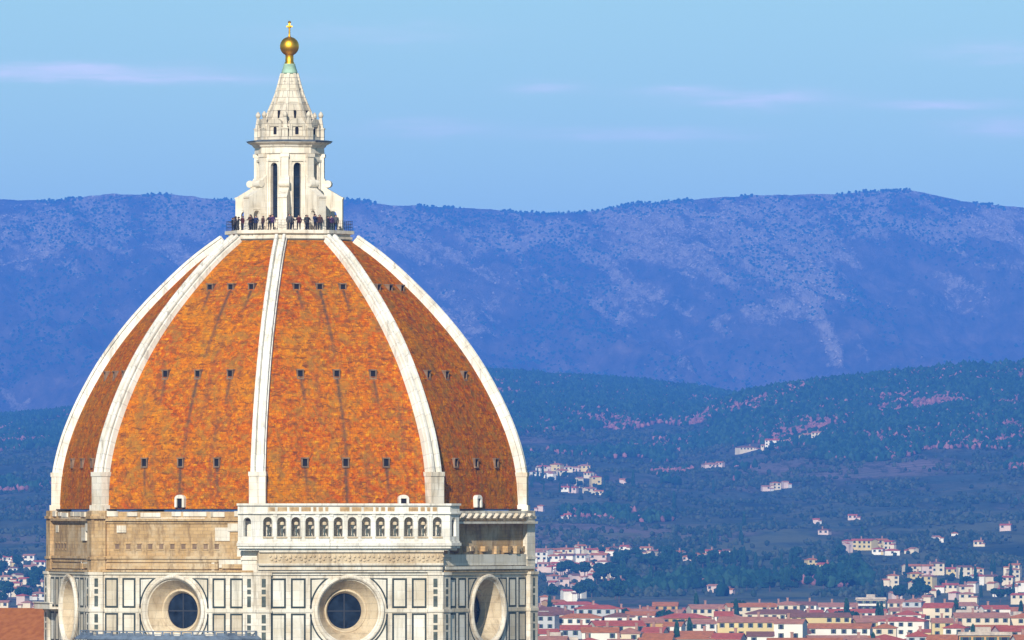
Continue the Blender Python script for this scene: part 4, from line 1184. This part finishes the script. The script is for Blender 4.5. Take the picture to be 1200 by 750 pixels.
# town in rows at the foot of the hills, beyond the dome
rows = [(3460, 12.5), (3720, 12.0), (4010, 12.2), (4340, 11.8), (4700, 11.0), (5080, 9.8), (5450, 8.6)]
rown = ['front row', 'second row', 'third row', 'fourth row', 'fifth row', 'sixth row', 'back row']
for ri_, (D, hb) in enumerate(rows):
    pxm = PXA * D; x = 618 + random.uniform(0, 14); n = 0
    lim = 1225
    while x < lim and n < 35:
        st = random.choices(('gable', 'hip', 'flat'), (7, 3, 1.6 if ri_ < 2 else .6))[0]
        w_ = random.uniform(7, 13) if random.random() < .6 else random.uniform(14, 30)
        if st == 'flat': w_ = random.uniform(10, 20)
        wpx = w_ / pxm
        h_ = hb + random.gauss(0, 1.7) - (1.5 if st != 'flat' else 0)
        wi = random.choices(range(6), (7, 12, 2, 1, 2, 1))[0]; rr = random.choices(range(4), (5, 3, 2, 3))[0]
        X, Y, _ = at(x + wpx / 2, 700, D + random.uniform(-45, 45))
        tail = '%s from the dome in the town\'s %s' % (ordn[n], rown[ri_])
        house(X, Y, -.3, w_, random.uniform(9, 13), h_, R(random.uniform(-14, 14)), wi, rr, st, hlabel(wi, rr, st, tail), 'house' if st != 'flat' else 'apartment block', 'buildings of the town', True, 'house' if st != 'flat' else 'apartment_block')
        x += wpx + random.uniform(-1, 7); n += 1

# hamlets on the slopes (photo pixel spans -> points on the hillside)
def hamlet(name, spots_, kind='far'):
    spots_ = sorted(spots_, key=lambda q: q[0] + q[1] * 1e-3)
    for n, (px, py, wpx, hpx, wi) in enumerate(spots_):
        px += random.uniform(-2, 2); X, Y, Z = on_hill(px, py + hpx * .5 + random.uniform(-2, 2))
        D = Y + DIST; m_ = PXA * D
        st = 'gable' if (n * 7) % 3 else 'hip'; rr = random.choices(range(4), (3, 3, 2, 5))[0]
        w_ = max(5.0, wpx * m_ * 1.1); h_ = max(4.0, hpx * m_ * 1.0)
        house(X, Y, Z, w_, min(11, max(6, w_ * .7)), h_ * random.uniform(.8, 1.1), R(random.uniform(-38, 38)), wi, rr, st, hlabel(wi, rr, st, '%s from dome in %s' % (ordn[n], name)), 'house', 'houses of ' + name, w_ > 6)
def scatter(n, x0, x1, y0, y1, ws, hs, walls=(0, 1, 0, 2, 3), sd=1):
    r = random.Random(sd); res = []
    tries = 0
    while len(res) < n and tries < 3000:
        tries += 1
        q = (r.uniform(x0, x1), r.uniform(y0, y1), r.uniform(*ws), r.uniform(*hs), r.choice(walls))
        if all(abs(q[0] - p[0]) > (q[2] + p[2]) * .42 or abs(q[1] - p[1]) > 5 for p in res): res.append(q)
    return res
hamlet('the upper slope hamlet', [(627, 556, 9, 6, 1), (636, 552, 10, 7, 0), (645, 555, 11, 8, 1), (652, 550, 12, 7, 2), (660, 553, 11, 8, 0), (667, 549, 9, 7, 0), (683, 548, 13, 8, 2), (689, 559, 9, 7, 0), (697, 563, 11, 12, 2), (679, 566, 6, 11, 0), (662, 573, 12, 6, 1), (673, 573, 9, 6, 3), (689, 575, 12, 6, 0), (700, 577, 10, 5, 0), (731, 565, 6, 6, 3)])
hamlet('the hamlet under the wood', [(872, 527, 20, 7, 0), (896, 526, 8, 5, 0), (907, 522, 15, 9, 1), (925, 520, 16, 7, 0), (948, 513, 12, 8, 2), (959, 510, 13, 11, 0)])
hamlet('the farms below the wood', [(833, 548, 16, 5, 3), (844, 546, 8, 7, 3), (898, 572, 9, 6, 3), (908, 571, 10, 8, 0), (919, 570, 4, 7, 3)])
hamlet('the long yellow farmstead', [(994, 641, 8, 13, 3), (1006, 639, 14, 10, 2), (1018, 638, 18, 11, 2), (1031, 639, 14, 11, 2), (1042, 640, 10, 11, 0), (1028, 649, 12, 6, 1), (1046, 648, 16, 5, 1), (1072, 645, 6, 5, 0)])
hamlet('the pale hillside village', scatter(36, 632, 708, 643, 665, (10, 20), (7, 12), (1, 0, 1, 1, 3, 0), 4))
hamlet('the row above the pines', [(718, 646, 9, 7, 0), (734, 643, 10, 7, 1), (756, 646, 12, 6, 0), (766, 648, 9, 5, 0), (777, 649, 10, 5, 3), (795, 650, 10, 7, 3), (806, 656, 12, 8, 3), (815, 653, 9, 9, 0), (833, 650, 9, 9, 0), (842, 650, 6, 8, 1), (850, 650, 5, 7, 1)])
hamlet('the lower pale village', scatter(22, 638, 740, 666, 690, (6, 12), (5, 8), (3, 3, 0, 1), 9))
hamlet('the group by the pines', [(637, 706, 10, 16, 3), (662, 700, 10, 12, 1), (671, 697, 8, 11, 1), (681, 698, 9, 9, 1), (650, 712, 22, 7, 5)])
hamlet('the farms over the town', [(952, 662, 13, 9, 2), (966, 665, 16, 7, 2), (826, 683, 7, 8, 0), (836, 690, 12, 6, 3), (848, 691, 14, 7, 2)])
hamlet('the near hill terraces', scatter(26, 1066, 1200, 668, 706, (9, 19), (8, 15), (0, 2, 0, 3, 1), 12) + [(1046, 682, 12, 16, 0), (1048, 697, 12, 8, 3)])
hamlet('the field cottages', [(1096, 635, 8, 5, 1), (1148, 636, 10, 5, 0), (1180, 617, 12, 7, 3), (1118, 631, 6, 5, 1), (968, 622, 12, 6, 3), (957, 613, 7, 5, 3), (1000, 606, 10, 5, 3), (634, 598, 6, 6, 3), (664, 606, 8, 6, 3)])
hamlet('the valley past the nave', scatter(22, -6, 46, 656, 714, (7, 15), (6, 11), (1, 0, 3, 1, 0), 21))

# ------------------------------------------------------------------ vegetation
def leafm(name, cols, sc=.5):
    m, t, b = mat(name, .9, 0, .1)
    g = t.nodes.new('ShaderNodeNewGeometry')
    n1 = noise(t, coords(t), sc, 3, .6)
    a = ramp(t, g.outputs['Random Per Island'], [(i / (len(cols) - 1), c) for i, c in enumerate(cols)])
    c = mix(t, ramp(t, n1, [(.35, 0.0), (.65, .45)]), a, tuple(x * 1.6 for x in cols[0]))
    t.links.new(c, b.inputs['Base Color']); return m
EVER = leafm('evergreen_leaves', [(.006, .028, .020), (.012, .052, .032), (.035, .090, .045)])
AUT = leafm('autumn_leaves', [(.12, .06, .07), (.24, .10, .115), (.38, .17, .165)])
OLIVE = leafm('olive_leaves', [(.010, .030, .022), (.030, .055, .035), (.075, .090, .060)])
bmi = bmesh.new(); bmesh.ops.create_icosphere(bmi, subdivisions=1, radius=1.0)
ICO_V = np.array([v.co[:] for v in bmi.verts]); ICO_F = np.array([[v.index for v in f.verts] for f in bmi.faces]); bmi.free()
def clumps(name, P, size, hgt, m, label, cat, seed=1, smooth=False):
    r = np.random.default_rng(seed); n = len(P)
    s = size * r.uniform(.6, 1.45, n)
    jit = 1 + r.uniform(-.32, .32, (n, len(ICO_V), 1))
    V = ICO_V[None] * jit * np.stack([s, s, s * hgt * r.uniform(.75, 1.3, n)], -1)[:, None, :]
    V = V + P[:, None, :] + np.stack([0 * s, 0 * s, s * hgt * .75], -1)[:, None, :]
    F = ICO_F[None] + (np.arange(n) * len(ICO_V))[:, None, None]
    V = V.reshape(-1, 3); F = F.reshape(-1, 3)
    me = bpy.data.meshes.new(name); me.vertices.add(len(V)); me.vertices.foreach_set('co', V.ravel())
    me.loops.add(F.size); me.loops.foreach_set('vertex_index', F.ravel().astype(np.int32))
    me.polygons.add(len(F)); me.polygons.foreach_set('loop_start', np.arange(0, F.size, 3, dtype=np.int32)); me.polygons.foreach_set('loop_total', np.full(len(F), 3, np.int32))
    me.polygons.foreach_set('use_smooth', np.full(len(F), smooth)); me.update(); me.validate(); me.materials.append(m)
    o = bpy.data.objects.new(name, me); COL.objects.link(o); tag(o, label, cat, kind='stuff'); return o
N = 640000
D = np.sqrt(rng.uniform(6800.0 ** 2, 15950.0 ** 2, N)); px = rng.uniform(-90, 1290, N)
X = CX + (px - 600) * PXA * D; Y = D - DIST; Z = foot_z(X, Y)
py = 600 - (Z - H) / (PXA * D)
wood = fbm(X / 240 + 11, Y / 800 + 3, 4); hue = fbm(X / 140 + 40, Y / 460 + 8, 4)
up = np.interp(py, [430, 500, 545, 580, 640, 680, 720], [.62, .50, .12, -.02, .02, .16, .0])
up = up + np.where((px > 860) & (py < 600), .12, 0) + np.where((px > 1020) & (py > 590), -.35, 0)
keep = (wood * .75 + up) > .30
Pk = np.stack([X, Y, Z], -1)
red = (hue + rng.normal(0, .30, N) > .03 + np.interp(py, [430, 600, 640], [0, .05, .4]))
clumps('evergreen_wood', Pk[keep & ~red][:110000], 2.5, 1.4, EVER, 'dark evergreen woods covering the upper slopes of the hills', 'woods', 1)
clumps('autumn_wood', Pk[keep & red][:62000], 1.9, 1.2, AUT, 'reddish bare woods in patches across the upper slopes', 'woods', 2)
sp_ = (~keep) & (fbm(X / 95 + 9, Y / 420, 3) + rng.normal(0, .25, N) > .30) 
clumps('olive_grove', Pk[sp_][:22000], 1.7, 1.0, OLIVE, 'grey green olive groves dotted over the lower slopes', 'groves', 3)
# scrub and bare outcrops on the mountain
N = 160000
D = rng.uniform(18500, 28080, N); px = rng.uniform(-60, 1260, N); X = CX + (px - 600) * PXA * D; Y = D - DIST; Z = mount_z(X, Y)
k2 = fbm(X / 300 + 2, Y / 1800, 4) + rng.normal(0, .15, N) > .10
rc_ = rock_cover(X, Y, Z)
edge = (D > 27850) & (fbm(X / 170 + 5, Y * 0 + 2.2, 3) > .0)
PM_ = np.stack([X, Y, Z], -1)
clumps('mountain_scrub', PM_[k2 & (D < 27900)][:22000], 2.9, .8, EVER, 'dark scrub and low trees scattered over the mountain', 'scrub', 4)
clumps('skyline_scrub', PM_[edge][:1100], 3.0, 1.0, EVER, 'dark bushes strung along the mountain skyline', 'scrub', 6)
rk = (rc_ + rng.normal(0, .16, N) > .26) & (D < 27950)
ROCKS = plain('outcrop_rock', (.36, .285, .24), .95, 0, .45, .05)
clumps('rock_outcrop', PM_[rk][:9000], 2.0, .7, ROCKS, 'pale rock outcrops in slanting beds across the mountain', 'rocks', 5)

# single trees along the foot of the hill
def cypress_parts():
    r = np.random.default_rng(5); tr = MB(); tr.lathe([(.35, -1), (.26, 1.2), (.12, 6)], 8)
    cv = MB()
    for _ in range(260):
        h = r.uniform(.06, 1) ; rad = 1.5 * (1 - h) ** .6 * (1 - math.exp(-h * 14)) * r.uniform(.6, 1.1); a = r.uniform(0, 6.28)
        c = np.array([rad * math.cos(a), rad * math.sin(a), .8 + h * 11.5]); s = r.uniform(.22, .5)
        V = ICO_V * (1 + r.uniform(-.35, .35, (len(ICO_V), 1))) * np.array([s, s, s * 1.8]) + c
        cv.add([tuple(v) for v in V], [tuple(f) for f in ICO_F])
    return tr, cv
def pine_parts():
    r = np.random.default_rng(6); tr = MB(); tr.lathe([(.45, -1), (.34, 2), (.2, 6.2)], 8)
    for a in (0.3, 2.2, 4.3):
        def LT(x, y, z, a=a): return (x + math.cos(a) * z * .55, y + math.sin(a) * z * .55, 4.2 + z)
        tr.lathe([(.16, 0), (.06, 3.2)], 6, LT)
    cv = MB()
    for _ in range(320):
        q = r.normal(0, 1, 3); q /= np.linalg.norm(q); q *= r.uniform(.35, 1.05) ** .5
        c = np.array([q[0] * 3.3, q[1] * 3.3, 6.6 + q[2] * 2.6]) + np.array([.8 * math.sin(q[0] * 4), .6 * math.cos(q[2] * 5), 0]); s = r.uniform(.3, .7)
        V = ICO_V * (1 + r.uniform(-.4, .4, (len(ICO_V), 1))) * s + c
        cv.add([tuple(v) for v in V], [tuple(f) for f in ICO_F])
    return tr, cv
BARK = plain('bark', (.09, .065, .045), .95)
protos = {}
for nm, fn in (('cypress_tree', cypress_parts), ('pine_tree', pine_parts)):
    tr, cv = fn(); root = empty(nm)
    tr.build('trunk', BARK, root); cv.build('crown', EVER, root); protos[nm] = root
first = {'cypress_tree': True, 'pine_tree': True}
def tree(kind, px, py, label, group, sc=1.0):
    X, Y, Z = on_hill(px, py)
    p = protos[kind]
    if first[kind]: o = p; first[kind] = False
    else:
        o = p.copy(); COL.objects.link(o)
        for ch in p.children:
            c = ch.copy(); COL.objects.link(c); c.parent = o
    o.location = (X, Y, Z); s = 1.0 * sc * random.uniform(.7, 1.25); o.scale = (s, s, s * random.uniform(.9, 1.15)); o.rotation_euler = (0, 0, random.uniform(0, 6.28))
    tag(o, label, 'tree', group)
r = random.Random(31)
for i in range(58):
    tree(r.choice(('cypress_tree', 'pine_tree')), r.uniform(700, 935), r.uniform(660, 694), 'dark evergreen in the thick belt of trees above the town roofs', 'evergreens in the belt above the town')
for i in range(26):
    tree('pine_tree', r.uniform(905, 1010), r.uniform(655, 692), 'dark bushy pine in the gully below the yellow farmstead', 'pines in the gully below the farmstead')
for i in range(30):
    tree(r.choice(('cypress_tree', 'pine_tree')), r.uniform(1030, 1205), r.uniform(668, 708), 'dark tree between the terrace houses of the near hill', 'trees between the near hill houses', .9)
for i in range(22):
    tree('pine_tree', r.uniform(640, 740), r.uniform(672, 708), 'dark pine among the houses beside the dome below the white village', 'pines among the houses beside the dome')
for (px_, py_) in ((775, 568), (742, 572), (872, 620), (832, 640), (837, 642), (868, 636), (870, 640), (790, 600), (836, 580), (1010, 640), (985, 648)):
    tree('cypress_tree', px_, py_, 'lone dark cypress standing in the open fields of the slope', 'lone cypresses in the fields', 1.1)
for i in range(16):
    tree('pine_tree', r.uniform(-6, 46), r.uniform(660, 712), 'dark pine between the houses of the valley village', 'pines in the valley village')
for i in range(26):
    tree(r.choice(('cypress_tree', 'pine_tree')), r.uniform(622, 740), r.uniform(552, 590), 'small dark tree among the houses of the upper slope hamlet', 'trees of the upper slope hamlet', .75)
for i in range(18):
    tree('pine_tree', r.uniform(862, 975), r.uniform(516, 542), 'small dark tree round the houses of the hamlet under the wood', 'trees of the hamlet under the wood', .85)
for i in range(24):
    tree('pine_tree', r.uniform(705, 860), r.uniform(650, 664), 'dark pine round the row of houses above the pine belt', 'trees round the row of houses', .7)
for i in range(26):
    X, Y, _ = at(r.uniform(632, 1205), 700, r.choice((3600, 3870, 4180, 4520, 4900, 5270)))
    p = protos['cypress_tree'] if i % 2 else protos['pine_tree']
    o = p.copy(); COL.objects.link(o)
    for ch in p.children:
        c = ch.copy(); COL.objects.link(c); c.parent = o
    k_ = r.uniform(1.0, 1.25); o.location = (X, Y, -.3); o.scale = (k_, k_, k_); o.rotation_euler = (0, 0, r.uniform(0, 6.28))
    tag(o, 'dark tree rising between the roofs of the town', 'tree', 'trees between the town roofs')
